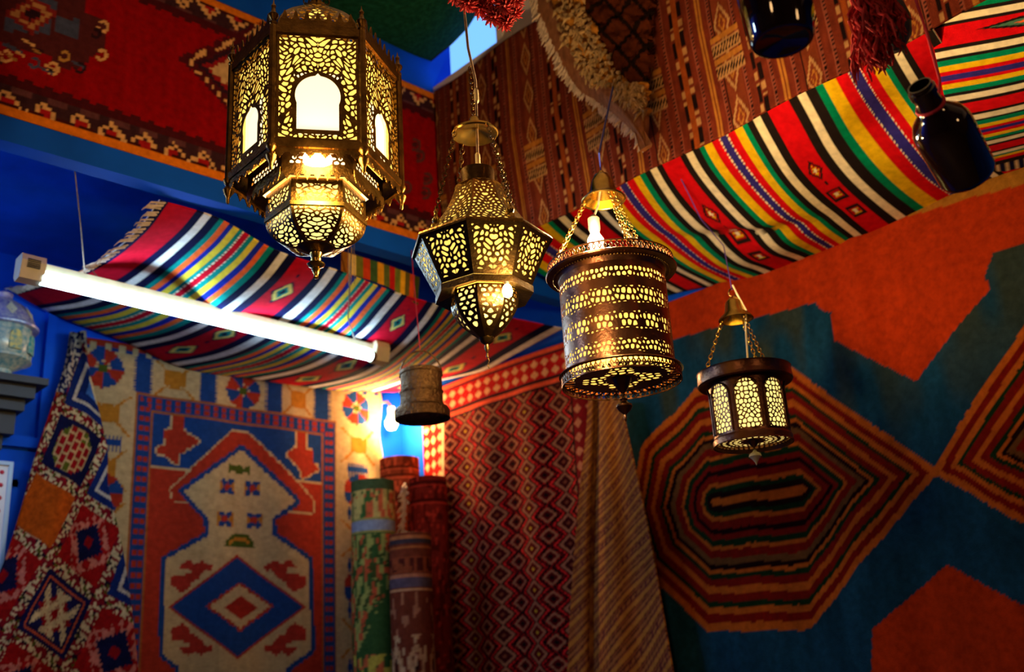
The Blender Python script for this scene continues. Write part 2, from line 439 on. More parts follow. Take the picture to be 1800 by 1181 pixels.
# the pinched fold near the middle and soft ripples
P = P.copy()
g = np.exp(-((U-520)/230)**2)*np.exp(-((V-0.66-(U-520)*0.0003)/0.05)**2); P[..., 2] += 0.022*g
g2 = np.exp(-((U-430)/200)**2)*np.exp(-((V-0.80)/0.09)**2); P[..., 2] -= 0.012*g2
P[..., 2] += 0.004*np.sin(U/37.0+3*V)*np.sin(V*PI)
ph = (U+40) % PR
rgb = bandcol(ph, eR, cR).copy()
b0 = eR[7]; 
for e in (b0, b0+35):   # white stitch dashes beside the blue stripe
    paint(rgb, (np.abs(ph-e) < 2.6) & ((V*46) % 1 < 0.5), WHT)
pc = np.where(ph < 234, ph-40, ph-40-PR); kk = np.floor((U+40)/PR)
for v0, hw, wd in ((0.47, 0.075, 26), (0.66, 0.05, 28), (0.80, 0.045, 26)):
    dm = np.abs(pc)/wd+np.abs(V-v0)/hw; use = (kk >= 1)
    sq = np.maximum(np.abs(pc)/wd, np.abs(V-v0)/hw*1.2)
    sh_ = np.where(v0 > 0.5, sq, dm)
    paint(rgb, use & (sh_ < 1), BLK); paint(rgb, use & (sh_ < 0.72), np.array(RED)*0.7); paint(rgb, use & (sh_ < 0.5) & ((V*120).astype(int) % 2 == 0), YEL)
    paint(rgb, use & (sh_ < 0.25), WHT)
paint(rgb, (kk >= 1) & (np.abs(pc) < 4) & (np.abs(V-0.57) < 0.012), BLK)
tag(cloth_obj('striped_blanket', P, rgb, M['cloth'], thick=0.004), 'large red striped blanket slung as a canopy over the orange carpet', 'blanket', 'striped blankets hung as canopies')

# ---- second blanket further along, stripes running level
ysr = [-40, 0, 60, 120, 180, 240, 285, 312]; xr = [2.24, 2.27, 2.34, 2.42, 2.53, 2.70, 2.88, 3.0]
xl = [1616, 1625, 1640, 1652, 1665, 1678, 1687, 1692]
net = []
for f in (0.0, 0.35, 0.7, 1.0):
    net.append([onX((x0+(2240-x0)*f, y-0.215*(x0+(2240-x0)*f-1720)), xx) for y, xx, x0 in zip(ysr, xr, xl)])
P, U, V = surf([0, .35, .7, 1.0], np.arange(len(ysr)), net, 100, 300)
P = P.copy(); P[..., 2] += 0.004*np.sin(U*11+V*0.7)*(1-U)
ycol = hermite(np.arange(len(ysr)), np.array(ysr, float).reshape(-1, 1))(np.linspace(0, len(ysr)-1, 301))[:, 0]
edg = [-60, -16, -10, 2, 12, 19, 31, 37, 72, 79, 90, 96, 106, 116, 123, 132, 138, 147, 155, 161, 171, 176, 194, 199, 207, 211, 217, 223, 227, 233, 238, 243, 247, 250, 256, 259, 270, 273, 277, 280, 284, 289, 293]
colr = [RED, BLK, WHT, YEL, GRN, BLK, WHT, BLK, RED, BLK, WHT, BLK, GRN, YEL, RED, BLU, RED, YEL, GRN, BLK, WHT, BLK, RED, BLK, WHT, BLK, GRN, YEL, RED, BLU, RED, YEL, GRN, BLK, WHT, BLK, RED, BLK, WHT, GRN, YEL, RED, BLK]
edg = edg[:1]+edg[3:]; colr = [YEL]+colr[4:]
Yc = np.broadcast_to(ycol, U.shape)
rgb = bandcol(Yc, np.array(edg), colr[:len(edg)]).copy()
paint(rgb, (np.abs(U-0.265)/0.13+np.abs(Yc-52)/10 < 1), BLK); paint(rgb, (np.abs(U-0.272)/0.095+np.abs(Yc-52)/6 < 1), S(70, 110, 90)); paint(rgb, (np.abs(U-0.285)/0.045+np.abs(Yc-52)/3 < 1), ORG)
paint(rgb, (Yc > 296) & ((U*64) % 2 < 1), NAVY); paint(rgb, (Yc > 296) & ((U*64) % 2 >= 1.3), CREAM)
tag(cloth_obj('striped_blanket', P, rgb, M['cloth'], thick=0.004), 'striped blanket with level stripes behind the hanging dark bottle', 'blanket', 'striped blankets hung as canopies')

# ---- left striped blanket between the blue beam and the kilim wall
seqL = [(105, CRIM), (33, NAVY), (33, S(228, 224, 226)), (33, NAVY), (24, TEAL), (27, ORG), (25, COB), (28, S(224, 196, 60)), (24, TEAL), (34, CRIM), (24, TEAL), (28, S(224, 196, 60)), (25, COB), (27, ORG), (24, TEAL), (33, NAVY), (33, S(228, 224, 226)), (33, NAVY)]
PL = sum(a for a, _ in seqL); eL = np.cumsum([0]+[a for a, _ in seqL])[:-1]; cL = [c for _, c in seqL]
colsL = {-88: [(280, 352), (240, 405), (180, 455), (120, 485), (60, 500), (20, 512)],
         101: [(365, 377), (335, 412), (285, 456), (225, 500), (155, 531), (77, 545)],
         492: [(500, 446), (462, 492), (405, 540), (352, 573), (300, 594), (235, 608)],
         694: [(585, 473), (558, 508), (512, 552), (448, 597), (385, 624), (305, 641)],
         1085: [(700, 516), (675, 545), (637, 587), (575, 631), (520, 653), (450, 667)],
         1287: [(765, 535), (742, 567), (705, 607), (650, 650), (600, 669), (545, 681)],
         1678: [(880, 556), (850, 578), (812, 608), (765, 643), (715, 668), (655, 688)],
         1900: [(990, 578), (950, 598), (905, 622), (850, 651), (785, 671), (708, 690)]}
rowsY = [2.72, 2.84, 3.04, 3.32, 3.65, 3.955]
net = [[onY(p, y) for p, y in zip(ps, rowsY)] for ps in colsL.values()]
net = np.array(net); net[-1, :, 0] = np.minimum(net[-1, :, 0], 3.03)
P, U, V = surf(list(colsL), [0, .2, .4, .6, .8, 1.0], net, 440, 110)
P = P.copy(); P[..., 2] += 0.004*np.sin(U/45.0+2*V)*np.sin(V*PI)
ph = (U+52) % PL; rgb = bandcol(ph, eL, cL).copy()
for e in (eL[9], eL[10]):
    paint(rgb, (np.abs(ph-e) < 3.0) & ((V*44) % 1 < 0.5), WHT)
pc = np.where(ph < PL/2, ph-52, ph-52-PL); kk = np.floor((U+52)/PL)
for v0 in (0.26, 0.62, 0.86):
    dm = np.abs(pc)/38+np.abs(V-v0)/0.085; use = (kk >= 1)
    paint(rgb, use & (dm < 1), NAVY); paint(rgb, use & (dm < 0.82), S(226, 206, 110)); paint(rgb, use & (dm < 0.52), TEAL); paint(rgb, use & (dm < 0.26), NAVY)
    paint(rgb, use & (np.abs(pc) < 4) & (np.abs(V-v0+0.13) < 0.012), NAVY)
sl = cloth_obj('striped_blanket', P, rgb, M['cloth'], thick=0.004)
tag(sl, 'crimson striped blanket with fringed end slung above the fluorescent tube', 'blanket', 'striped blankets hung as canopies')
fr = MB()
for k in range(46):     # fringe along the free end
    j = int(110*(k+0.5)/46); p0 = P[0, j]; o = (P[0, j]-P[6, j]); o = o/np.linalg.norm(o)
    L = random.uniform(0.035, 0.06); sw = np.array([random.uniform(-.3, .3), random.uniform(-.4, .4), random.uniform(-0.9, -0.2)])
    for q in range(3):
        a = p0+np.array([0, random.uniform(-.008, .008), 0]); b = a+o*L*0.5+sw*L*0.25; c = a+o*L*0.7+sw*L*0.7
        fr.tube([a-o*0.02, b, c], [0.0028, 0.002, 0.0007], 4)
f = fr.build('fringe', M['fringe'], sl, 'pale knotted fringe'); f['kind'] = 'stuff'

# ---- a second strip of striped cloth showing above it, under the beam
P1, U1, V1 = surf([0, .5, 1], [0, 1], [[onY((600, 440), 2.745), onY((600, 476), 2.735)], [onY((680, 465), 2.745), onY((680, 503), 2.735)], [onY((738, 487), 2.745), onY((735, 535), 2.735)]], 120, 16)
cs = [S(150, 90, 30), S(230, 190, 110), S(110, 110, 40), S(200, 60, 30), S(60, 90, 50), S(220, 150, 30), S(90, 100, 50), S(190, 30, 30), S(120, 130, 50), S(230, 170, 40), S(100, 90, 40), S(210, 70, 30), S(60, 70, 30)]
rgb = np.asarray(cs)[np.clip((U1*13).astype(int), 0, 12)].copy()
tag(cloth_obj('striped_runner', P1, rgb, M['cloth'], thick=0.004), 'short ochre striped strip of cloth tucked under the blue beam', 'cloth')

# ---- kilim on the left wall
P, A, Z = flat('Y', 3.972, 1.40, 2.90, 1.25, 3.045, 300, 350)
q = 0.0085; Aq = np.floor(A/q)*q+q/2; Zq = np.floor(Z/q)*q+q/2
Pq = np.stack([Aq, np.full_like(Aq, 4.0), Zq], -1); X0, Y0 = pix(Pq)
Pf = np.stack([A, np.full_like(A, 4.0), Z], -1); Xf, Yf = pix(Pf)
KB, KR, KC, KO, KG = S(26, 58, 118), S(158, 46, 30), S(184, 154, 112), S(172, 108, 34), S(66, 78, 26)
rgb = np.empty(A.shape+(3,)); rgb[:] = KC
bx0, bx1, bz1 = 1.675, 2.645, 2.848
# outer border motifs
def omotif(cx, cz, k):
    dx, dz = Aq-cx, Zq-cz
    if k == 0:    # eight petalled flower
        r = np.hypot(dx, dz); a = np.arctan2(dz, dx); pet = (np.abs(((a/(PI/4)) % 1)-0.5) < 0.30+0.25*(r > 0.03)) & (r < 0.082) & (r > 0.012)
        ev = (np.floor(a/(PI/4)).astype(int) % 2) == 0
        paint(rgb, pet & ev, KB); paint(rgb, pet & ~ev, KR); paint(rgb, r < 0.02, KG)
    elif k == 1:  # blue toothed block
        t = (np.abs(dx) < 0.035+0.01*(np.sin(Z*500) > 0)) & (np.abs(dz) < 0.075); paint(rgb, t, KB)
    elif k == 2:  # ochre spread cross
        t = (np.abs(dx) < 0.022+0.5*np.maximum(np.abs(dz)-0.03, 0)) & (np.abs(dz) < 0.04) | (np.abs(np.abs(dx)-np.abs(dz)*1.1) < 0.008) & (np.abs(dz) < 0.085)
        t |= (np.abs(dx) < 0.045) & (np.abs(dz) < 0.03); paint(rgb, t, KO)
    elif k == 3:
        t = (np.abs(dx) < 0.06) & (np.abs(dz) < 0.012+0.02*(np.sin(A*420) > 0)); paint(rgb, t, KB)
for i, (cx, k) in enumerate([(1.53, 0), (1.70, 1), (1.84, 2), (1.99, 1), (2.16, 0), (2.31, 1), (2.44, 2), (2.57, 1), (2.76, 0)]): omotif(cx, 2.925-0.0*i, k)
for i, cz in enumerate([2.74, 2.62, 2.52, 2.42, 2.30, 2.18, 2.08, 1.98, 1.86, 1.74, 1.62, 1.5]):
    omotif(1.56, cz, [2, 3, 2, 0][i % 4]); omotif(2.765, cz, [2, 3, 0, 3][i % 4])
paint(rgb, (Zq > 3.012+0.02*((Aq*17) % 1 < 0.5)), KR); paint(rgb, (Zq > 2.998) & (Zq < 3.02) & ((Aq*17) % 1 >= 0.5), KB)
ins = (Aq > bx0) & (Aq < bx1) & (Zq < bz1); paint(rgb, ins, KB)
bd = np.minimum(np.minimum(Aq-bx0, bx1-Aq), bz1-Zq)
paint(rgb, ins & ((bd < 0.012) | ((bd > 0.066) & (bd < 0.078))), S(150, 84, 40))
for off in (0.027, 0.051):
    side = (np.minimum(Aq-bx0, bx1-Aq) < bz1-Zq); al = np.where(side, Z, A)
    paint(rgb, ins & (np.abs(np.where(side, np.minimum(A-bx0, bx1-A), bz1-Z)-off) < 0.009) & ((al/0.042) % 1 < 0.5), KR)
fld = ins & (bd > 0.078)
paint(rgb, fld & (Zq < 2.545), KR)
paint(rgb, fld & (np.abs(Zq-2.548) < 0.005) & (np.abs(Aq-2.16) > 0.25), KC)
c2 = lambda pts: [(120+x/3.2815, 560+y/3.2815) for x, y in pts]
c3 = lambda pts: [(180+x/3.679, 860+y/3.679) for x, y in pts]
birdT = c2([(590, 540), (650, 545), (645, 650), (740, 720), (625, 790), (620, 850), (585, 830), (560, 800), (490, 780), (500, 745), (540, 740), (540, 650), (580, 640)])
birdT2 = c2([(1355, 640), (1295, 632), (1300, 745), (1232, 790), (1320, 880), (1330, 930), (1365, 915), (1390, 900), (1425, 880), (1420, 850), (1395, 840), (1395, 770), (1355, 755)])
for b in (birdT, birdT2):
    tst = lambda x, y, b=b: inpoly(x, y, b)
    paint(rgb, fld & dil(tst, X0, Y0, 2.6, 8), KC); paint(rgb, fld & tst(X0, Y0), KR)
roof = [(402, 760), (433, 764), (545, 880), (545, 905), (300, 880), (296, 862), (330, 828)]
tst = lambda x, y: inpoly(x, y, roof)
paint(rgb, fld & dil(tst, X0, Y0, 3.0, 8), KC); paint(rgb, fld & tst(X0, Y0), KR)
fig = [(420, 792), (513, 883), (472, 912), (472, 942), (536, 986), (540, 1142), (498, 1174), (498, 1300), (310, 1300), (310, 1174), (281, 1150), (287, 985), (362, 942), (359, 912), (318, 865)]
tst = lambda x, y: inpoly(x, y, fig)
paint(rgb, fld & dil(tst, X0, Y0, 8.0, 16), KB); paint(rgb, fld & tst(X0, Y0), KC)
def dmd(cx, cy, rx, ry, c, x=X0, y=Y0): paint(rgb, fld & (np.abs(x-cx)/rx+np.abs(y-cy)/ry < 1), c)
dmd(411, 1068, 120, 92, KR, Xf, Yf); dmd(411, 1068, 114, 87, KB, Xf, Yf); dmd(416, 1067, 61, 44, KR); dmd(416, 1067, 54, 38, KC); dmd(418, 1069, 31, 21, S(150, 36, 26), Xf, Yf)
b1 = [(480, 510), (540, 455), (575, 490), (615, 465), (690, 500), (680, 540), (650, 520), (590, 590), (560, 600), (545, 640), (500, 675), (425, 630), (430, 565), (550, 545), (545, 510), (500, 515)]
for fx in (0, 1):
    for fy in (0, 1):
        bb = c3([((1716-x) if fx else x, (1540-y) if fy else y) for x, y in b1]); paint(rgb, fld & inpoly(X0, Y0, bb), S(158, 44, 34))
paint(rgb, fld & inpoly(X0, Y0, c3([(760, 382), (775, 335), (830, 295), (920, 295), (955, 335), (970, 385)])), KG)
paint(rgb, fld & inpoly(X0, Y0, c3([(790, 362), (800, 335), (835, 318), (910, 318), (935, 340), (945, 365)])) & ~inpoly(X0, Y0, c3([(810, 370), (815, 345), (915, 345), (925, 370)])), KO)
paint(rgb, fld & inpoly(X0, Y0, c2([(910, 840), (940, 860), (970, 845), (1000, 870), (1035, 850), (1030, 910), (1000, 890), (970, 910), (940, 885), (912, 895)])), KG)
for cx, cy in [(393, 857), (439, 860), (389, 914), (442, 916)]:
    dx, dy = np.abs(X0-cx), np.abs(Y0-cy)
    paint(rgb, fld & (dx < 14) & (dy < 13) & (dx > dy*0.55-4) & (dy < 12), KO)
    paint(rgb, fld & (np.abs(dx-dy*0.8) < 6) & (dx < 12) & (dy < 13), KB); paint(rgb, fld & (dx+dy < 7), KR)
P[..., 1] += -0.006*np.sin(A*17+Z*2)-0.012*np.clip((A-2.72)/0.18, 0, 1)*(1+np.sin(Z*22+A*30))
rgb *= 0.74*(0.9+0.2*vnoise(A*60, Z*260, 3))[..., None]
kil = tag(cloth_obj('hanging_kilim', P, rgb, M['cloth'], thick=0.006), 'blue and red kilim with cream stepped figure hung on the left wall', 'rug', 'rugs hung on the walls')

# ---- diamond-lattice carpet hanging in front of the kilim at the far left
LF = [(122, 585), (112, 640), (93, 700), (62, 800), (40, 890), (10, 985), (-30, 1080), (-60, 1200)]
RT = [(146, 582), (158, 650), (176, 720), (191, 790), (190, 850), (212, 950), (228, 1060), (243, 1200)]
dY = [3.93, 3.92, 3.90, 3.88, 3.87, 3.86, 3.85, 3.84]
net = []
for fcol, bul in ((0, 0.0), (0.33, -0.03), (0.66, 0.005), (1.0, -0.02)):
    net.append([onY((l[0]+(r[0]-l[0])*fcol, l[1]+(r[1]-l[1])*fcol), y+bul) for l, r, y in zip(LF, RT, dY)])
P, U, V = surf([0, .33, .66, 1], np.arange(8), net, 120, 300)
X0, Y0 = pix(P)
e1 = np.array([85., 55.]); e2 = np.array([-43., 105.]); Mi = np.linalg.inv(np.stack([e1, e2], 1)); o0 = np.array([121., 791.])
warp = 6*np.sin(Y0/70.0); Xs, Ys = X0, Y0
lo_ = np.clip(Y0-950, 0, None); Y0 = Y0-lo_+lo_/1.22; X0 = np.where(lo_ > 0, 130+(X0-130+lo_*0.15)/(1+np.minimum(lo_, 120)*0.0022), X0)
sx = Mi[0, 0]*(X0-o0[0]+warp)+Mi[0, 1]*(Y0-o0[1]); sy = Mi[1, 0]*(X0-o0[0]+warp)+Mi[1, 1]*(Y0-o0[1])
ci = np.floor(sx+0.5).astype(int); cj = np.floor(sy+0.5).astype(int); lx = sx-ci; ly = sy-cj
ed = np.maximum(np.abs(lx), np.abs(ly)); q8 = 11
lxq = np.round(lx*q8*2)/(q8*2); lyq = np.round(ly*q8*2)/(q8*2); rad = np.abs(lxq)+np.abs(lyq)
cell = (ci*1+cj*2) % 5
for (i_, j_), k_ in {(0, 0): 0, (0, 1): 2, (1, 1): 3, (1, 2): 4, (1, 0): 1, (0, -1): 1, (2, 2): 3, (2, 1): 1, (0, 2): 3, (1, 3): 3, (2, 3): 2, (0, 3): 0, (-1, 0): 3}.items(): cell[(ci == i_) & (cj == j_)] = k_
DN, DR, DC, DOc = S(18, 18, 52), S(140, 12, 20), S(206, 176, 130), S(176, 72, 14)
fields = [DN, S(20, 36, 90), DOc, S(150, 16, 16), S(28, 18, 48)]
rgb = np.empty(A.shape[:0]+X0.shape+(3,)); 
for k in range(5): rgb[cell == k] = fields[k]
wv = hashi(np.floor(lx*26), np.floor(ly*26), 3)
for k, cA, cB in ((0, S(190, 150, 100), DR), (1, S(190, 170, 150), S(60, 100, 160)), (3, S(200, 110, 90), DN), (4, DC, DR)):
    mk = cell == k
    if k == 0:
        gx = (np.abs(lx) < 0.30) & (np.abs(ly) < 0.34) & (np.abs(lxq)+np.abs(lyq) < 0.48); paint(rgb, mk & gx, cA)
        brick = ((lx*9+0.5) % 1 > 0.22) & ((ly*6+0.5*(np.floor(lx*9+0.5) % 2)) % 1 > 0.2)
        paint(rgb, mk & gx & brick, cB); paint(rgb, mk & gx & brick & (hashi(np.floor(lx*9+0.5), np.floor(ly*6), 5) > 0.66), S(84, 84, 20))
    elif k == 4:
        paint(rgb, mk & (ed < 0.43) & (ed > 0.30), S(20, 18, 60)); paint(rgb, mk & (np.abs(ed-0.34) < 0.012) , S(190, 80, 40))
        xx = np.minimum(np.abs(lx+ly*0.75-0.13), np.abs(lx+ly*0.75+0.13)); yy = np.minimum(np.abs(lx-ly*0.75-0.13), np.abs(lx-ly*0.75+0.13))
        ins4 = ed < 0.29
        comb = (np.abs(np.sin((lx-ly)*60)) > 0.5)
        paint(rgb, mk & ins4, S(24, 24, 70)); paint(rgb, mk & ins4 & (rad < 0.28), DR)
        paint(rgb, mk & ins4 & ((xx < 0.03) | ((xx < 0.065) & comb) | (yy < 0.03) | ((yy < 0.065) & comb)), cA)
    elif k == 3:
        paint(rgb, mk & (rad < 0.46) & (rad > 0.28) & (hashi(np.floor(lx*16), np.floor(ly*16), 9) > 0.35), cA); paint(rgb, mk & (rad < 0.30), cB); paint(rgb, mk & (np.maximum(np.abs(lxq), np.abs(lyq)) < 0.08), DR)
    else:
        paint(rgb, mk & (np.abs(ed-0.28) < 0.025), cA); paint(rgb, mk & (ed < 0.14), cB); paint(rgb, mk & (np.abs(lx-ly) < 0.05) & (ed < 0.16), DC)
bor = ed > 0.415
paint(rgb, bor, S(120, 12, 26)); paint(rgb, bor & (wv > 0.55), DC); paint(rgb, bor & (wv > 0.90), S(80, 78, 20)); paint(rgb, bor & (wv < 0.10), S(30, 10, 30))
top = Y0 < 690
paint(rgb, top & (X0 < 118+(690-Y0)*0.35) & (wv > 0.5), S(190, 170, 150)); paint(rgb, top & (X0 < 118+(690-Y0)*0.35) & (wv <= 0.5), S(20, 26, 70))
rgb *= 0.68*(0.8+0.4*vnoise(X0/3, Y0/3, 4))[..., None]
P = P.copy(); P[..., 1] -= 0.012*np.sin(U*9+V*0.8)
tag(cloth_obj('hanging_carpet', P, rgb, M['pile'], thick=0.014), 'thick carpet of dark tilted diamonds bunched against the blue door', 'rug', 'rugs hung on the walls')

# ---- zigzag kilim on the right wall next to the corner
P, A, Z = flat('X', 3.028, 2.66, 3.80, 1.2, 2.975, 230, 360)
yA, yB = onX((818, 750), 3.03)[1], onX((986, 742), 3.03)[1]; Wc = (yA-yB)/3
zt = onX((818, 750), 3.03)[2]; zb = onX((823, 877), 3.03)[2]; pz = (zt-zb)/4
hcol = ((A-yA)/Wc+0.5); ci = np.floor(hcol).astype(int); hh = np.abs((hcol % 1)-0.5)*2        # 0 centre .. 1 edge
alt = (ci % 2) != 0
s = hh*1.0+0.62*(1-tri((Z-zt)/pz+0.5*alt))*0.62
s2 = hh+0.58*(1-tri((Z-zt)/pz+0.5))
ZC, ZR, ZD, ZM = S(152, 98, 72), S(138, 12, 20), S(28, 6, 10), S(84, 10, 16)
rgb = np.empty(A.shape+(3,)); rgb[:] = ZD
cell = np.floor(A/0.0125)+np.floor(Z/0.0125)
e = np.array([-9, 0.10, 0.40, 0.58, 0.70, 0.84, 0.98, 1.12, 1.26, 1.42]); cs = [S(190, 150, 40), ZM, ZC, ZD, ZR, ZD, ZR, ZC, ZM, ZD]
rgb = bandcol(s2, e, cs).copy()
dots = (cell.astype(int) % 2 == 0)
paint(rgb, (s2 > 0.58) & (s2 < 1.12) & dots, ZD); paint(rgb, (s2 > 0.70) & (s2 < 0.84) & dots, S(214, 40, 40)); paint(rgb, alt & (s2 < 0.40), S(60, 8, 14)); paint(rgb, alt & (s2 < 0.12), S(120, 60, 40))
lft = A > 3.63; rgt = A < 2.80
paint(rgb, lft, S(168, 24, 18)); paint(rgb, rgt, S(110, 10, 20))
dl = np.minimum(np.abs(((A-3.63)/0.057) % 1-0.5)*2, 9)+np.abs((Z/0.06) % 1-0.5)*2
paint(rgb, lft & (dl < 0.75), S(226, 180, 130)); paint(rgb, lft & ((A < 3.642)), CREAM)
dl = np.abs(((A-2.66)/0.07) % 1-0.5)*2+np.abs((Z/0.06) % 1-0.5)*2; paint(rgb, rgt & (dl < 0.7), S(176, 110, 80)); paint(rgb, rgt & (A > 2.79), ZD)
tp = Z > 2.80
paint(rgb, tp, S(176, 20, 26)); dl = np.abs((A/0.062) % 1-0.5)*2+np.abs(((Z-2.845)/0.048) % 1-0.5)*2
paint(rgb, tp & (dl < 0.8) & (Z > 2.845) & (Z < 2.941), S(220, 160, 120))
for z0, c, h in ((2.806, S(40, 20, 30), 0.008), (2.822, S(224, 84, 56), 0.010), (2.836, S(40, 20, 30), 0.006), (2.948, S(40, 20, 40), 0.007), (2.962, S(224, 84, 56), 0.009)):
    paint(rgb, np.abs(Z-z0) < h, c)
P[..., 0] -= 0.012*(1+np.sin(A*21+0.6))*np.clip((2.97-Z)/0.5, 0, 1)
P[..., 2] += 0.02*np.sin((A-2.7)*2.2)
rgb *= (0.85+0.3*vnoise(A*130, Z*130, 6))[..., None]
tag(cloth_obj('hanging_kilim', P, rgb, M['cloth'], thick=0.006), 'dark red zigzag kilim with dotted diamonds between rug rolls and beige drape', 'rug', 'rugs hung on the walls')

# ---- large blue and orange carpet on the right wall
P, A, Z = flat('X', 3.012, 0.40, 2.60, 1.0, 2.972, 330, 300)
BX = 3.03
def wp(p): v = onX(p, BX); return (v[1], v[2])
hexp = [wp(p) for p in [(1116, 900), (1138, 785), (1228, 686), (1395, 645), (1655, 828), (1432, 1106), (1250, 1110), (1146, 1005)]]
sk = [wp((1262, 884)), wp((1418, 862))]
wob = 0.004*np.sin(A*34)+0.004*(vnoise(A*60, Z*60, 77)-0.5)
def hexval(Aa, Zz):
    t = np.full(Aa.shape, -9.0)
    for i in range(8):
        (x0, y0), (x1, y1) = hexp[i], hexp[(i+1) % 8]; L = math.hypot(x1-x0, y1-y0); nx, ny = (y1-y0)/L, -(x1-x0)/L
        c = ((sk[0][0]+sk[1][0])/2-x0)*nx+((sk[0][1]+sk[1][1])/2-y0)*ny
        if c > 0: nx, ny = -nx, -ny
        D = min(-((k[0]-x0)*nx+(k[1]-y0)*ny) for k in sk)
        t = np.maximum(t, 1+((Aa-x0)*nx+(Zz-y0)*ny)/D)
    return t
xr_ = hexp[4][0]
hv = np.minimum(hexval(A+wob*0.3, Z+wob*0.6), hexval(2*xr_-A+0.02+wob*0.3, Z+wob*0.6))
FB, FO = S(18, 56, 80), S(168, 48, 12)
BO, BRd, BG, BK2, BT = S(172, 84, 24), S(112, 18, 10), S(18, 42, 20), S(26, 6, 8), S(100, 64, 32)
seq = [BO, BK2, BG, BO, BRd, BK2, BRd, BG, BO, BRd, BT, BK2, BO, BG, BRd, BO, BRd, BG, BO, BRd, BO]
wd = [.6, 1.0, .8, .7, 1.3, .8, .9, 1.0, .6, 1.3, 1.0, .8, .6, .8, 1.2, 1.1, 1.3, .8, 1.0, 1.3, 1.3]
ee = np.cumsum([0]+wd)/sum(wd); 
rgb = np.empty(A.shape+(3,)); rgb[:] = FB
rgb *= (0.75+0.6*vnoise(A*26, Z*9, 8))[..., None]
mix = vnoise(A*14, Z*5, 9); rgb += (np.array(S(52, 54, 26))-rgb)*np.clip((mix-0.38)*2, 0, 0.7)[..., None]*np.clip((Z-2.1)*2, 0, 1)[..., None]
t01 = np.clip(hv, 0, 0.9999)
med = hv < 1.0
rgb[med] = bandcol(t01, ee[:-1], seq)[med]
q = 0.018; Pq = np.stack([np.full_like(A, BX), np.floor(A/q)*q+q/2, np.floor(Z/q)*q+q/2], -1); X0, Y0 = pix(Pq)
Pn = np.stack([np.full_like(A, BX), A, Z], -1); X1, Y1 = pix(Pn)
orangeT = [(1000, 450), (1000, 640), (1180, 600), (1300, 568), (1440, 534), (1452, 548), (1470, 552), (1478, 602), (1615, 672), (1748, 512), (1738, 488), (1752, 448), (1800, 432), (1990, 380), (1990, 100)]
orangeB = [(1545, 1105), (1670, 992), (1800, 1060), (1900, 1110), (1900, 1400), (1535, 1400)]
ot = inpoly(X1, Y1, orangeT) | inpoly(X1, Y1, orangeB)
rgb[ot] = np.array(FO)
rgb[ot] *= (0.85+0.3*vnoise(A*14, Z*2.5, 11))[ot][:, None]
paint(rgb, inpoly(X1, Y1, [(1600, 330), (1990, 200), (1990, 290), (1700, 352), (1600, 392)]) & (Y1 < 372-(X1-1640)*0.28), S(150, 96, 30))
P[..., 0] -= 0.010*(1+np.sin(A*15+1.0+Z*0.8))*np.clip((2.97-Z)/0.35, 0, 1)
P[..., 0] -= 0.016*np.exp(-((A-1.46)/0.035)**2)*np.clip((Z-2.2)*2, 0, 1)
rgb *= (0.92+0.16*vnoise(A*150, Z*150, 12))[..., None]
tag(cloth_obj('hanging_carpet', P, rgb, M['pile'], thick=0.016), 'large blue and orange carpet with banded concentric medallion on the right wall', 'rug', 'rugs hung on the walls')

# ---- beige striped drape gathered to a point in front of it
def drape():
    rows = [(700, 1034, 1090), (760, 1030, 1102), (850, 1020, 1122), (950, 1011, 1143), (1060, 1003, 1162), (1200, 996, 1186)]
    us = np.linspace(0, 1, 17); net = []
    for u in us:
        col = []
        for i, (y, a, b) in enumerate(rows):
            f = i/5.0; d = 2.90+0.022*math.sin(u*9.5+0.6)*(0.5+f)+0.075*math.exp(-((u-0.25)/0.06)**2)
            col.append(onX((a+(b-a)*u, y), d))
        net.append(col)
    return surf(us, np.arange(6), net, 96, 190)
P, U, V = drape()
s = V*4.6+U*6.2-0.4*np.sin(V*1.3)+0.10*np.sin(U*11+V*2)
r = s % 1.0; kk = np.floor(s)
rgb = bandcol(r, np.array([0, .30, .38, .52, .60, .82, .90]), [S(178, 120, 54), S(96, 48, 28), S(142, 80, 50), S(80, 36, 30), S(158, 100, 56), S(72, 36, 30), S(132, 70, 52)]).copy()
paint(rgb, (r > .60) & (r < .82) & (((U*60).astype(int)+(V*9).astype(int)) % 3 == 0) & (hashi(kk, 0, 2) > 0.4), S(110, 50, 50))
dr = cloth_obj('drape', P, rgb, M['cloth'], thick=0.005)
tag(dr, 'beige diagonally striped drape gathered between zigzag kilim and blue carpet', 'drape')

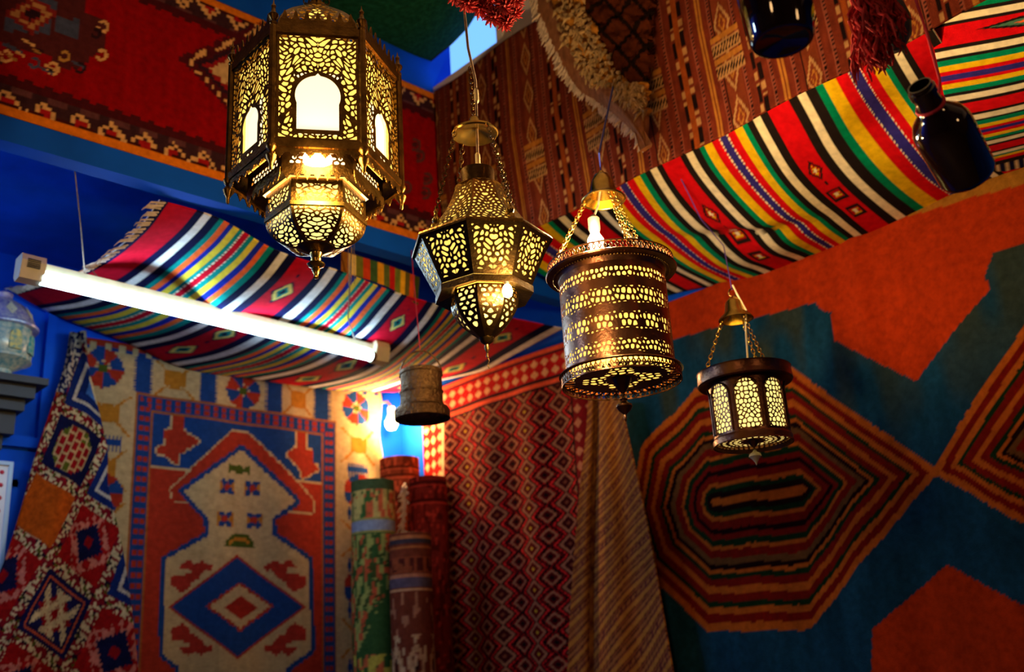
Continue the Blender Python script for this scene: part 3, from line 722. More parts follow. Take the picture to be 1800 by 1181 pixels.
# ---- red carpet lining the well wall above the blue beam
P, A, Z = flat('Y', YW-0.004, -0.3, XW+0.012, 3.150, 3.80, 420, 130)
Pn = np.stack([A, np.full_like(A, YW), Z], -1); X1, Y1 = pix(Pn)
q = 0.011; Pq = np.stack([np.floor(A/q)*q+q/2, np.full_like(A, YW), np.floor(Z/q)*q+q/2], -1); X0, Y0 = pix(Pq)
RR = S(132, 4, 8); rgb = np.empty(A.shape+(3,)); rgb[:] = RR
rgb *= (0.85+0.25*vnoise(A*70, Z*9, 21))[..., None]
RC, RD, RS = S(204, 150, 100), S(40, 18, 26), S(58, 62, 92)
for zz, sg in ((3.150, 1), (3.80, -1)):
    h = (Z-zz)*sg; hq = (Pq[..., 2]-zz)*sg
    saw = 0.030+0.016*tri(Pq[..., 0]/0.085)
    paint(rgb, (h >= 0) & (hq < 0.115+0.012*((Pq[..., 0]/0.05) % 1 < 0.5)), S(64, 14, 20))
    paint(rgb, (hq < 0.098), S(52, 26, 34)); paint(rgb, (hq > 0.078) & (hq < 0.098) & ((Pq[..., 0]/0.09) % 1 < 0.6), S(86, 46, 52))
    d1 = np.abs((Pq[..., 0]/0.095) % 1-0.5)*2; 
    paint(rgb, (hq < 0.085-0.052*d1) & ((np.floor(A/q)+np.floor(Z/q)).astype(int) % 3 != 0), RC)
    paint(rgb, (hq < 0.056-0.03*d1) & (d1 < 0.35), S(150, 20, 24)); 
    paint(rgb, (hq < 0.036+0.004*np.sin(A*90)) & (hq < 0.038), S(60, 16, 14))
    paint(rgb, (h < 0.026), S(208, 108, 20))
# medallions
def poly(pts, c, x=X0, y=Y0): paint(rgb, inpoly(x, y, pts), c)
MD = S(72, 26, 30)
poly([(-60, -60), (150, -60), (150, 20), (185, 40), (183, 90), (160, 100), (140, 120), (95, 122), (90, 100), (30, 90), (-20, 70)], MD)
poly([(8, 25), (92, 26), (92, 62), (8, 55)], RS); poly([(98, 30), (138, 36), (136, 70), (98, 58)], RS); poly([(58, -10), (98, -8), (98, 22), (58, 20)], RS)
dm = np.abs(X0-55)/46+np.abs(Y0-26)/36; paint(rgb, dm < 1, S(120, 30, 30)); paint(rgb, (dm < 0.75) & (dm > 0.55), S(160, 110, 70)); paint(rgb, dm < 0.4, RD)
for hx, hy, r_, c_ in [(180, 48, 9, RC), (178, 98, 8, RC), (92, 122, 9, RC), (10, 100, 9, RC), (140, 120, 8, RD), (168, 60, 7, RD), (60, 112, 8, RS), (112, 100, 8, S(170, 120, 60))]:
    d = np.hypot(X1-hx, Y1-hy); an = np.arctan2(Y1-hy, X1-hx); paint(rgb, (np.abs(d-r_) < 2.6) & (an > -2.2), c_)
for k in range(14):
    a = RNG.uniform(-10, 150); b = 20+a*0.12+RNG.uniform(50, 95); dd = np.abs((X1-a)*0.55-(Y1-b)); paint(rgb, (dd < 2.2) & (np.abs(X1-a) < RNG.uniform(6, 14)), [RC, RS, RD, S(150, 100, 50)][k % 4])
# central star with white ground
cen = (470, 150); rel = lambda x, y: (np.abs(x-cen[0])/158+np.abs(y-cen[1]-(x-cen[0])*0.30)/118)
m0 = rel(X0, Y0); saw = 0.03*((np.floor(A/0.03)+np.floor(Z/0.03)).astype(int) % 2)
paint(rgb, m0+saw < 1.0, S(70, 16, 24)); paint(rgb, (m0 < 0.93) & (m0 > 0.85) & (((X0+Y0)/13).astype(int) % 2 == 0), RC); paint(rgb, (m0 < 0.80), S(46, 20, 34)); paint(rgb, m0 < 0.72, S(130, 20, 26)); paint(rgb, m0+saw*1.5 < 0.66, S(190, 150, 110)); paint(rgb, m0+saw < 0.30, S(70, 74, 90))
# hooked motif beside the corner
for (cx, cy) in [(735, 275), (712, 330), (748, 315), (728, 255), (745, 340)]:
    d = np.hypot(X1-cx, Y1-cy); paint(rgb, (np.abs(d-9) < 2.5) & (X1 > cx-4), S(80, 40, 44)); paint(rgb, (d < 5), MD)
tag(cloth_obj('hanging_carpet', P, rgb, M['pile'], thick=0.012), 'plain red carpet with patterned borders stretched above the blue beam', 'rug', 'rugs lining the upper walls')

# ---- brown striped kilim on the right wall of the well
P, A, Z = flat('X', XW, -0.2, YW-0.018, 3.05, 3.80, 760, 130)
P[..., 0] += 0.03*np.clip((3.4-Z)/0.3, 0, 1)
ztop = 3.80
BB, BD, BC, BTn, BP = S(96, 36, 22), S(22, 10, 10), S(160, 116, 74), S(156, 98, 38), S(124, 62, 48)
types = ['b', 'd', 'b', 'k', 'r', 'k', 'b', 'd', 'b', 't', 'b', 'd', 'w', 'w', 'w', 'w', 'd', 'b', 'k', 'k', 'b', 'd', 'b', 't', 'b', 'd', 'b', 'w', 'w', 'w', 'd']
rgb = np.empty(A.shape+(3,)); rgb[:] = BB
sw_ = 0.0165; u_ = (2.60-A)/sw_; iu_ = np.floor(u_).astype(int) % len(types); fu = u_ % 1; ku = np.floor(u_/len(types))
tarr = np.array([ord(c) for c in types])[iu_]; zq = Z
mk = tarr == ord('d'); dz_ = np.abs((zq/0.013) % 1-0.5)*2; paint(rgb, mk & (fu > 0.15) & (fu < 0.85), BP); paint(rgb, mk & (np.abs(fu-0.5) < 0.22) & (dz_ < 0.45), BD)
mk = tarr == ord('k'); z5 = (zq/0.105+iu_*0.37) % 1; paint(rgb, mk & (np.abs(fu-0.5) < 0.36) & (z5 < 0.48), BD); paint(rgb, mk & (np.abs(fu-0.5) < 0.36) & (z5 > 0.52) & (z5 < 0.97) & ((zq/0.007) % 1 < 0.7), BC)
paint(rgb, tarr == ord('r'), S(130, 58, 20)); mk = tarr == ord('t'); paint(rgb, mk, BTn); paint(rgb, mk & (np.abs(fu-0.5) < 0.10), BB)
mk = tarr == ord('w'); wi = np.where(iu_ < 20, iu_-12, iu_-27)+fu; wn = np.where(iu_ < 20, 4.0, 3.0); wc = np.abs(wi/wn-0.5)*2
dm_k = wc+np.abs((zq/0.15) % 1-0.5)*2; paint(rgb, mk, S(104, 44, 24)); paint(rgb, mk & (np.abs(dm_k-0.8) < 0.12), BC); paint(rgb, mk & (dm_k < 0.4) & (dm_k > 0.25), BTn); paint(rgb, mk & (wc > 0.9), BD)
band_ = (iu_ >= 11) & (iu_ <= 16) | (iu_ >= 26)
for z0 in (3.235, 3.305):
    hb = np.abs(zq-z0); paint(rgb, band_ & (hb < 0.020), BC); paint(rgb, band_ & (hb < 0.013) & (((A+zq*0.5)/0.011) % 1 < 0.5), BD); paint(rgb, band_ & (np.abs(zq-z0-0.034) < 0.010), BTn)
rgb *= (0.8+0.35*vnoise(A*120, Z*30, 31))[..., None]
P[..., 0] -= 0.008*(1+np.sin(A*12))
tag(cloth_obj('hanging_kilim', P, rgb, M['cloth'], thick=0.006), 'brown kilim with narrow patterned stripes lining the upper right wall', 'rug', 'rugs lining the upper walls')

# ---- green carpet slung under the roof
net = [[onZ((330, -160), 4.05), onZ((395, -40), 4.05), onZ((455, 10), 4.02), onZ((500, 45), 4.0)],
       [onZ((560, -160), 4.02), onZ((560, -40), 3.98), onZ((600, 40), 3.96), onZ((640, 92), 3.97)],
       [onZ((700, -160), 4.0), onZ((700, -40), 3.96), onZ((715, 60), 3.94), onZ((722, 124), 3.95)],
       [onZ((800, -160), 4.0), onZ((800, -40), 3.96), onZ((785, 30), 3.95), onZ((780, 90), 3.96)],
       [onZ((920, -160), 4.04), onZ((880, -40), 4.02), onZ((850, 5), 4.02), onZ((822, 50), 4.02)]]
P, U, V = surf([0, 1, 2, 3, 4], [0, 1, 2, 3], net, 160, 120)
rgb = np.empty(U.shape+(3,)); rgb[:] = S(17, 62, 45)
rgb *= (0.6+0.8*vnoise(U*22, V*40, 41))[..., None]
paint(rgb, (V > 2.93), S(30, 24, 20)); paint(rgb, (U < 0.08), S(40, 20, 60))
tag(cloth_obj('ceiling_carpet', P, rgb, M['pile'], thick=0.012), 'dark green carpet slung under the roof beside the daylight gap', 'rug')

# ---- shaggy fleece rug hung over the brown kilim
rows = [(-60, 925, 1150), (20, 940, 1149), (80, 966, 1147), (150, 1004, 1145), (190, 1062, 1143), (232, 1112, 1141), (258, 1134, 1140)]
net = []
for u in (0, .15, .3, .5, .75, 1.0):
    bul = {0: 0.03, .15: 0.05, .3: 0.075, .5: 0.07, .75: 0.06, 1.0: 0.03}[u]
    net.append([onX((a+(b-a)*u, y), XW-bul-0.02) for (y, a, b) in rows])
P, U, V = surf([0, .15, .3, .5, .75, 1.0], np.arange(7), net, 110, 130)
X1, Y1 = pix(P)
dl = np.hypot(*(np.array([X1, Y1])*0+0)) if False else None
# distance from the lower-left hem, measured along the cloth
ey = np.array([r[0] for r in rows]); ex = np.array([r[1] for r in rows]); hem = np.interp(Y1, ey, ex); dh = (X1-hem)*np.where(Y1 > 150, 0.55, 0.9)
rgb = np.empty(U.shape+(3,)); rgb[:] = S(70, 28, 10)
lat = np.minimum(np.abs(((X1+Y1*0.9)/52) % 1-0.5), np.abs(((X1-Y1*0.9)/52) % 1-0.5)); paint(rgb, lat < 0.09, S(22, 10, 6))
gold = dh < 78+20*vnoise(X1/18, Y1/18, 5); rgb[gold] = S(180, 118, 44)
rgb[gold] *= (0.35+0.9*vnoise(X1/7, Y1/7, 51))[gold][:, None]
band = (dh < 34); rgb[band] = S(150, 100, 70); rgb[band] *= (0.75+0.4*vnoise(X1/2.0, Y1/14, 52))[band][:, None]
nz = vnoise(X1/14, Y1/14, 53)*0.6+vnoise(X1/5, Y1/5, 54)*0.4
P = P.copy(); P[..., 0] -= np.where(dh > 34, 0.035*nz, 0.004*nz)
fl = cloth_obj('fleece_rug', P, rgb, M['pile'], thick=0.02); tag(fl, 'shaggy golden fleece rug with frayed pale hem hung on the brown kilim', 'rug')
tf = MB()
for k in range(1500):    # wool tufts over the golden part
    i = random.randrange(2, 108); j = random.randrange(2, 128)
    if not (34 < dh[i, j] < 92) or Y1[i, j] < -30: continue
    p = P[i, j]; L = random.uniform(0.018, 0.04); d = np.array([-random.uniform(.3, 1.0), random.uniform(-.5, .5), -random.uniform(.3, 1.1)]); d /= np.linalg.norm(d)
    c = p+d*L+np.array([0.004, random.uniform(-.008, .008), -0.008])
    tf.tube([p+np.array([.004, 0, 0]), p+d*L*0.55, c], [0.0065, 0.0055, 0.001], 5)
t_ = tf.build('wool_tufts', M['fringe_gold'], fl, 'golden wool locks'); t_['kind'] = 'stuff'
tf = MB()
for k in range(260):
    y = -40+300*k/260.0; x = np.interp(y, ey, ex)+random.uniform(-2, 10); p = onX((x, y), XW-0.055)
    d = np.array([-random.uniform(0, .4), random.uniform(.1, .9), -random.uniform(.3, 1)]); d /= np.linalg.norm(d); L = random.uniform(0.012, 0.03)
    tf.tube([p, p+d*L*0.6, p+d*L+np.array([0, 0, -.004])], [0.005, 0.004, 0.001], 5)
t_ = tf.build('fringe', M['fringe'], fl, 'frayed pale hem'); t_['kind'] = 'stuff'

# ---- rolled rugs standing in the corner
def roll(name, pc_, ytop, wpx, Yp, paintf, label, lean=(0, 0)):
    top = onY((pc_, ytop), Yp); rr = wpx*(np.dot(top-EYE, FWD))/FPX/2
    h = top[2]; nseg, nh = 56, 260
    a = np.linspace(0, 2*PI, nseg+1)[:-1]; z = np.linspace(h-1.25, h, nh+1)
    rgb_ = paintf(np.meshgrid(a, h-z, indexing='ij'))
    V_ = []; 
    root = empty(name, (top[0], top[1], 0), label, 'rug roll', 0, 'rolled rugs standing in the corner')
    P_ = np.empty((nseg+1, nh+1, 3)); aa = np.linspace(0, 2*PI, nseg+1); A_, Z_ = np.meshgrid(aa, z, indexing='ij')
    rad_ = rr*(1+0.02*np.sin(Z_*9+A_)+0.015*np.sin(A_*3))
    P_[..., 0] = rad_*np.cos(A_)+lean[0]*(Z_-h); P_[..., 1] = rad_*np.sin(A_)+lean[1]*(Z_-h); P_[..., 2] = Z_
    rgb_ = np.vstack([rgb_, rgb_[:1]])
    # outside points away from the axis: orient by hand
    me_ = MB(); 
    o = cloth_obj('wrapped_pile', P_, rgb_, M['pile'], root, thick=0.004, flip=False)
    lo = MB().lathe([(rr*0.96, -1.25-(h-1.25)+0.0), (rr*0.97, 0)], 40, (0, 0, h-1.25), cap=True)
    lo = MB().lathe([(rr*0.95, 0.0), (rr*0.97, h-1.249)], 32, (-lean[0]*1.2, -lean[1]*1.2, 0)); lo.build('lower_roll', M['floor'], root)
    sp = MB(); pts = [((rr-0.004-0.0021*k/3.0)*math.cos(k*0.35), (rr-0.004-0.0021*k/3.0)*math.sin(k*0.35), h-0.004) for k in range(int((rr-0.01)/0.0007))]
    sp.tube(pts, 0.0062, 5); sp.build('rolled_end', M['fringe_gold'], root, 'pale coiled edge of the roll')
    return root
def pf_green(g):
    a, d = g; c = np.empty(a.shape+(3,)); c[:] = S(52, 84, 44)
    u = np.cos(a+0.9); vz = vnoise(a*7, d*26, 61); vy = vnoise(a*9+5, d*34, 62)
    cream = (d > 0.045) & (d < 0.17); c[cream] = S(196, 170, 100)
    paint(c, cream & (vz > 0.62), S(196, 90, 56)); paint(c, cream & (vy > 0.66), S(60, 96, 50))
    c[d < 0.045] = S(70, 86, 56); paint(c, (d > 0.17) & (d < 0.225), S(134, 140, 168)); paint(c, (np.abs(d-0.17) < 0.004) | (np.abs(d-0.225) < 0.004), S(150, 140, 80))
    fl_ = (d > 0.235) & (d < 0.75-0.18*(1+np.sin(a*1.0+2.2)))
    c[fl_ & (vz > 0.45)] = S(150, 150, 80); paint(c, fl_ & (vy > 0.64), S(190, 80, 50)); paint(c, fl_ & (np.abs(vz-0.5) < 0.04), S(60, 70, 34))
    low = (d > 0.72) & (vnoise(a*6, d*24, 63) > 0.58); c[low] = S(200, 96, 60); paint(c, (d > 0.72) & (vnoise(a*6+3, d*24, 64) > 0.64), S(190, 170, 70))
    return c
def pf_dark(base, seed, lines=(0.05, 0.09)):
    def f(g):
        a, d = g; c = np.empty(a.shape+(3,)); c[:] = base
        v = vnoise(a*6, d*22, seed); v2 = vnoise(a*11, d*40, seed+1)
        paint(c, v > 0.66, np.array(base)*0.45); paint(c, v2 > 0.74, np.minimum(np.array(base)*2.4, 1))
        for L in lines: paint(c, np.abs(d-L) < 0.006, np.array(base)*0.35); paint(c, np.abs(d-L-0.013) < 0.004, np.minimum(np.array(base)*2.2, 1))
        return c
    return f
def pf_front(g):
    a, d = g; b = S(112, 50, 34); c = np.empty(a.shape+(3,)); c[:] = b
    v = vnoise(a*7, d*26, 81)
    for L, w_, col in ((0.035, .012, S(60, 50, 60)), (0.06, .006, S(160, 90, 50)), (0.13, .03, S(140, 66, 40)), (0.175, .008, S(180, 110, 80)), (0.20, .018, S(90, 74, 90)), (0.228, .005, S(196, 140, 100)), (0.02, .006, S(170, 100, 60))):
        paint(c, np.abs(d-L) < w_, col)
    paint(c, (np.abs(d-0.13) < 0.028) & (v > 0.6), S(80, 30, 26))
    low = d > 0.40; k = np.hypot(np.sin(a*3.0), ((d-0.52)/0.18+0.5) % 1*2-1); 
    paint(c, low & (np.abs(k-0.75) < 0.16), S(186, 140, 100)); paint(c, low & (k < 0.28), S(50, 26, 24)); paint(c, low & (np.abs(k-0.45) < 0.06), S(170, 120, 90)); paint(c, low & (v > 0.72), S(200, 160, 120))
    paint(c, (d > 0.24) & (d < 0.40) & (v > 0.74), S(170, 110, 80))
    return c
roll('rolled_rug', 703, 808, 69, 3.83, pf_dark(S(150, 62, 34), 65), 'rust rolled rug at the very back of the corner group')
roll('rolled_rug', 752, 842, 66, 3.63, pf_dark(S(118, 30, 22), 70, (0.03, 0.11)), 'dark red rolled rug beside the zigzag kilim')
roll('rolled_rug', 655, 848, 75, 3.62, pf_green, 'green rolled rug with floral cream band in the corner')
roll('rolled_rug', 721, 940, 73, 3.40, pf_front, 'shortest brown rolled rug standing in front of the corner group')
# pale fringe of another rug showing between the rolls
a0 = onY((712, 850), 3.66); b0_ = onY((705, 1000), 3.62)
fm = MB()
for k in range(60):
    t0 = k/60; p = a0*(1-t0)+b0_*t0; fm.tube([p, p+np.array([random.uniform(-.04, .0), -0.02+random.uniform(-.01, .01), -random.uniform(.01, .03)]), p+np.array([random.uniform(-.06, -.01), -0.02, -random.uniform(.03, .06)])], [0.006, 0.005, 0.001], 5)
fo = fm.build('rug_fringe', M['fringe'], None); tag(fo, 'pale knotted rug fringe between the green and dark red rolls', 'fringe')
# ================================================================== LANTERNS
class Lan:
    """a hanging lantern on a vertical axis; z() reads heights off sight lines, parts are built around the axis"""
    def __init__(s, name, label, p, depth, ybot, yaw=0.0):
        c = atD(p, depth); s.x, s.y = c[0], c[1]; d = np.array([-s.x, -s.y]); s.t = d/np.linalg.norm(d)
        s.z0 = 0.0; s.z0 = s.z(ybot, 0)
        rz = math.atan2(s.t[0], -s.t[1])+yaw
        s.root = empty(name, (s.x, s.y, s.z0), label, 'lantern', rz, 'hanging lanterns'); s.yaw = yaw
        s.px = np.dot(np.array([s.x, s.y, s.z0+0.3])-EYE, FWD)/FPX
    def z(s, py, r=0.0):
        X = np.array([s.x+s.t[0]*r-EYE[0], s.y+s.t[1]*r-EYE[1], -EYE[2]])
        k = (CY-py)/FPX   # (u.v) = k (f.v)
        z = (k*(FWD@X)-UP@X)/(UP[2]-k*FWD[2]); return z-s.z0
    def local(s, P):
        rz = s.root.rotation_euler[2]; d = np.asarray(P)-np.array([s.x, s.y, s.z0]); c, n = math.cos(-rz), math.sin(-rz)
        return np.array([d[0]*c-d[1]*n, d[0]*n+d[1]*c, d[2]])

def ring_copies(o, root, n, a0=0.0):
    o.rotation_euler = (0, 0, a0)
    return [o]+[dup(o, root, a0+2*PI*k/n) for k in range(1, n)]

def panel_map(b0, z0, b1, z1, hw0, hw1, bulge=None):
    """flat or tapered panel facing local -Y: at height fraction v the apothem goes b0..b1 and half width hw0..hw1"""
    L = math.hypot(b1-b0, z1-z0); ny, nz = -(z1-z0)/L, -(b1-b0)/L      # outward normal in (-y, z)
    def f(u, v, w):
        hw = hw0+(hw1-hw0)*v; b = b0+(b1-b0)*v; z = z0+(z1-z0)*v
        if bulge is not None: db, dz = bulge(v); b = b+db; z = z+dz
        return ((u*2-1)*hw, -(b)-ny*0+w*(1 if True else 0), z)
    return f

def cell_field(W0, W1, H, step, rib, mar, seed, jitter=0.22, warp=0.0):
    """organic leaf shaped piercings, mirror symmetric, inside a solid margin"""
    rng = np.random.default_rng(seed); pts = seeds(max(W0, W1)*1.1, H, step, jitter, rng)
    def f(U, V):
        W = W0+(W1-W0)*V; X = (U-0.5)*W; Y = V*H
        Xw = X+np.sign(X)*warp*np.sin(Y/H*PI*5+np.abs(X)/W0*5); Yw = Y+warp*np.cos(np.abs(X)/max(W0, W1)*16)
        v = rib-vor(pts, Xw, Yw)
        m_ = np.minimum.reduce([W/2-np.abs(X), Y, H-Y]); return np.maximum(v, mar-m_)
    return f

def finial(mb, c, s=1.0, down=False):
    k = -1 if down else 1
    pr = [(0.004, 0), (0.009, 0.006), (0.009, 0.010), (0.005, 0.014), (0.011, 0.024), (0.012, 0.030), (0.006, 0.038), (0.0045, 0.050), (0.006, 0.054), (0.002, 0.062), (0.0005, 0.072)]
    mb.lathe([(r*s, z*s*k) for r, z in pr], 12, c); return mb

# ------------------------------------------------------------------ 1. big hexagonal brass lantern
L = Lan('brass_lantern', 'large hexagonal brass lantern with bright arched windows above the fluorescent tube', (556, 170), 2.36, 490, 0.02)
R = L.root; ap = 0.164; hw = ap*math.tan(PI/6)
zb, zt = L.z(250, ap), L.z(58, ap); H = zt-zb
def arch(X, Y, hwid, y0, y1, top):
    a = np.maximum(np.abs(X)-hwid, np.maximum(y0-Y, Y-y1)); c = np.hypot(X, Y-y1)-hwid*1.08
    tip = np.abs(X)*1.1+(Y-top); tip = np.where(Y > y1, tip, 9)
    return np.minimum(a, np.minimum(c, np.maximum(tip, np.abs(X)-hwid*0.75)))
def big_panel(hwid, y0, y1, top, seed, step):
    base = cell_field(2*hw, 2*hw, H, step, 0.0034, 0.010, seed, 0.40, 0.010)
    def f(U, V):
        X = (U-0.5)*2*hw; Y = V*H; a = arch(X, Y, hwid, y0, y1, top)
        v = np.maximum(base(U, V), 0.0085-np.abs(a-0.0085+0.0)) if False else base(U, V)
        v = np.where(a < 0.010, 1e-3*np.ones_like(v)+np.minimum(0.010-a, 0.004), v)
        return np.where(a < 0.0, a, v) if False else np.minimum(v, np.where(a < 0.010, a, 9))
    return f
pm = lambda u, v, w: ((u*2-1)*(hw-0.004), -ap+w, zb+v*H)
me_f = fret_mesh('front_fret', 128, 170, big_panel(0.046, 0.030, 0.112, 0.168, 11, 0.0150), pm)
me_s = fret_mesh('side_fret', 110, 150, big_panel(0.034, 0.026, 0.085, 0.130, 12, 0.0135), pm)
for k in range(6):
    o = link('fretwork_panel', me_f if k == 0 else me_s, M['brass'], R, 'pierced brass panel with arched window'); o.rotation_euler = (0, 0, k*PI/3)
    pn = MB().box((-hw+0.008, -ap+0.016, zb+0.006), (hw-0.008, -ap+0.019, zb+H-0.006)).build('lit_glass', M['glow_y'], o)
    hwid = 0.050 if k == 0 else 0.038; tp = 0.175 if k == 0 else 0.137
    MB().box((-hwid, -ap+0.009, zb+0.024), (hwid, -ap+0.011, zb+tp)).build('arch_glass', M['glow_w'], o)
# corner posts with turned ends
po = MB(); rc = ap/math.cos(PI/6); po.tube([(rc, 0, zb-0.012), (rc, 0, zt+0.012)], 0.0085, 8); po.lathe([(0.0, -0.06), (0.004, -0.055), (0.004, -0.045), (0.010, -0.034), (0.012, -0.026), (0.005, -0.016), (0.011, -0.008), (0.011, 0.0)], 12, (rc, 0, zb-0.01)); finial(po, (rc, 0, zt+0.01), 0.95)
p0 = po.build('corner_post', M['brass'], R, smooth=True); ring_copies(p0, R, 6)
# rails
for zz, nm in ((zb-0.006, 'lower_rail'), (zt+0.004, 'upper_rail')):
    rl = MB().box((-hw, -ap-0.005, zz-0.009), (hw, -ap+0.006, zz+0.009)).build(nm, M['brass'], R); ring_copies(rl, R, 6)
# crown with merlons and slots
poly_ = [(-hw+0.01, 0.0)]; n_ = 7
for i in range(n_):
    a = -hw+0.012+(2*hw-0.024)*i/n_; b = -hw+0.012+(2*hw-0.024)*(i+1)/n_; q = (b-a)
    poly_ += [(a+q*.12, 0.022), (a+q*.28, 0.026), (a+q*.34, 0.036), (a+q*.5, 0.046), (a+q*.66, 0.036), (a+q*.72, 0.026), (a+q*.88, 0.022)]
poly_ += [(hw-0.01, 0.0)]
cr = MB().prism([(x, z+zt+0.010) for x, z in poly_], -ap-0.001, -ap+0.002).build('crown_plate', M['brass'], R); ring_copies(cr, R, 6)
# domed roof: six pierced gores
zr0 = zt+0.012; zr1 = L.z(14, 0.0)
roof_f = cell_field(1.6*hw, 0.3*hw, 0.15, 0.016, 0.0050, 0.010, 21, 0.2, 0.003)
def rmap(u, v, w_):
    b = (ap-0.012)*(1-v)*(1.0+0.35*v*(1-v)*4*0.5)+0.02*v; return ((u*2-1)*b*math.tan(PI/6), -(b-w_), zr0+(zr1-zr0)*(v**0.85))
ro = link('roof_gore', fret_mesh('roof_gore', 70, 50, roof_f, rmap), M['brass'], R); ring_copies(ro, R, 6)
MB().lathe([(0.10, zr0+0.002), (0.06, zr0+(zr1-zr0)*0.55), (0.012, zr1-0.01)], 6, a0=0.0).build('lit_inner_dome', M['glow_y'], R)
tp = MB(); tp.lathe([(0.024, zr1-0.004), (0.024, zr1+0.004), (0.012, zr1+0.012), (0.014, zr1+0.03), (0.006, zr1+0.04), (0.006, zr1+0.05)], 16)
ring = [(0.018*math.cos(a), 0, zr1+0.066+0.018*math.sin(a)) for a in np.linspace(0, 2*PI, 17)]; tp.tube(ring, 0.003, 6, cap=False); tp.build('hanging_cap', M['brass'], R, smooth=True)
# sloping cornice and hanging jagged skirt
apm = 0.128; zm1 = L.z(262, apm); zs = zb-0.016
MB().lathe([(rc-0.006, zs), (apm/math.cos(PI/6), zm1+0.002)], 6, a0=0.0, cap=False).build('cornice', M['brass'], R)
def jag(n, wid, deep, x0, x1, z):
    pts = [(x0, z)]; q = (x1-x0)/n
    for i in range(n):
        a = x0+q*i; pts += [(a+q*.08, z-deep*0.55), (a+q*.20, z-deep*0.55), (a+q*.22, z-deep*0.68), (a+q*.30, z-deep*0.68), (a+q*.32, z-deep*0.80), (a+q*.40, z-deep*0.80), (a+q*.44, z-deep*0.92), (a+q*.5, z-deep), (a+q*.56, z-deep*0.92), (a+q*.60, z-deep*0.80), (a+q*.68, z-deep*0.80), (a+q*.70, z-deep*0.68), (a+q*.78, z-deep*0.68), (a+q*.80, z-deep*0.55), (a+q*.92, z-deep*0.55)]
    return pts+[(x1, z)]
def skirt(apo, z, n, deep, name, mat):
    h_ = apo*math.tan(PI/6)-0.002
    o = MB().prism(jag(n, 0, deep, -h_, h_, z), -apo-0.001, -apo+0.001).build(name, mat, R); ring_copies(o, R, 6)
skirt(ap+0.001, zb-0.010, 6, 0.030, 'jagged_skirt', M['brass'])
# middle band with a pierced strip, and the bare bulb that lights the cornice
zm0 = L.z(303, apm); hm = apm*math.tan(PI/6); Hm = zm1-zm0
stripf = cell_field(2*hm*0.80, 2*hm*0.80, 0.021, 0.0135, 0.0036, 0.002, 31, 0.12)
def midf(U, V):
    X = (U-0.5)*2*hm; Y = V*Hm; inn = (np.abs(X) < hm*0.80) & (np.abs(Y-Hm*0.52) < 0.0105)
    a = stripf(np.clip((X/(hm*0.80)+1)/2, 0, 1), np.clip((Y-Hm*0.52)/0.021+0.5, 0, 1)); return np.where(inn, a, 0.003)
mo = link('middle_band', fret_mesh('middle_band', 90, 60, midf, lambda u, v, w_: ((u*2-1)*hm, -apm+w_, zm0+v*Hm)), M['brass'], R); ring_copies(mo, R, 6)
gl = MB().box((-hm+0.006, -apm+0.01, zm0+Hm*0.2), (hm-0.006, -apm+0.012, zm0+Hm*0.85)).build('lit_glass', M['glow_w'], R); ring_copies(gl, R, 6)
skirt(apm+0.002, zm0+0.010, 7, 0.030, 'stepped_skirt', M['brass'])
zbu = zm0+Hm*0.36
bu = MB().lathe([(0.006, -0.030), (0.012, -0.026), (0.0155, -0.012), (0.0155, 0.012), (0.010, 0.026), (0.004, 0.030)], 16); bu.v = [(z, y-apm-0.020, x+zbu) for x, y, z in bu.v]
bu.build('bulb', M['bulb'], R, 'glaring white bulb', smooth=True); MB().box((-0.008, -apm-0.02, zbu+0.012), (0.008, -apm, zbu+0.02)).build('bulb_clip', M['socket'], R)
lamp('lantern_light', (0, -apm-0.075, zbu-0.012), P_L1, (1.0, 0.62, 0.22), 0.03, R)
lamp('lantern_light', (0, 0, zb+H*0.5), P_L1*0.5, (1.0, 0.62, 0.22), 0.03, R)
# lower drum
apd = 0.094; hd = apd*math.tan(PI/6); zd1, zd0 = L.z(312, apd), L.z(357, apd); Hd = zd1-zd0
MB().lathe([(apm/math.cos(PI/6), zm0), ((apd+0.006)/math.cos(PI/6), zd1)], 6, a0=0.0, cap=False).build('drum_shoulder', M['brass'], R)
df = cell_field(2*hd*0.86, 2*hd*0.86, Hd*0.62, 0.0145, 0.0040, 0.002, 41, 0.25, 0.003)
def drumf(U, V):
    X = (U-0.5)*2*hd; Y = V*Hd; inn = (np.abs(X) < hd*0.84) & (np.abs(Y-Hd*0.5) < Hd*0.30)
    a = df(np.clip((X/(hd*0.84)+1)/2, 0, 1), np.clip((Y-Hd*0.5)/(Hd*0.60)+0.5, 0, 1)); return np.where(inn, a, 0.003)
do_ = link('drum_panel', fret_mesh('drum_panel', 76, 56, drumf, lambda u, v, w_: ((u*2-1)*hd, -apd+w_, zd0+v*Hd)), M['brass'], R); ring_copies(do_, R, 6)
gl = MB().box((-hd+0.004, -apd+0.008, zd0+0.006), (hd-0.004, -apd+0.010, zd1-0.006)).build('lit_glass', M['glow_p'], R); ring_copies(gl, R, 6)
rl = MB().box((-hd-0.001, -apd-0.003, zd0-0.005), (hd+0.001, -apd+0.004, zd0+0.004)).build('drum_rail', M['brass_hi'], R); ring_copies(rl, R, 6)
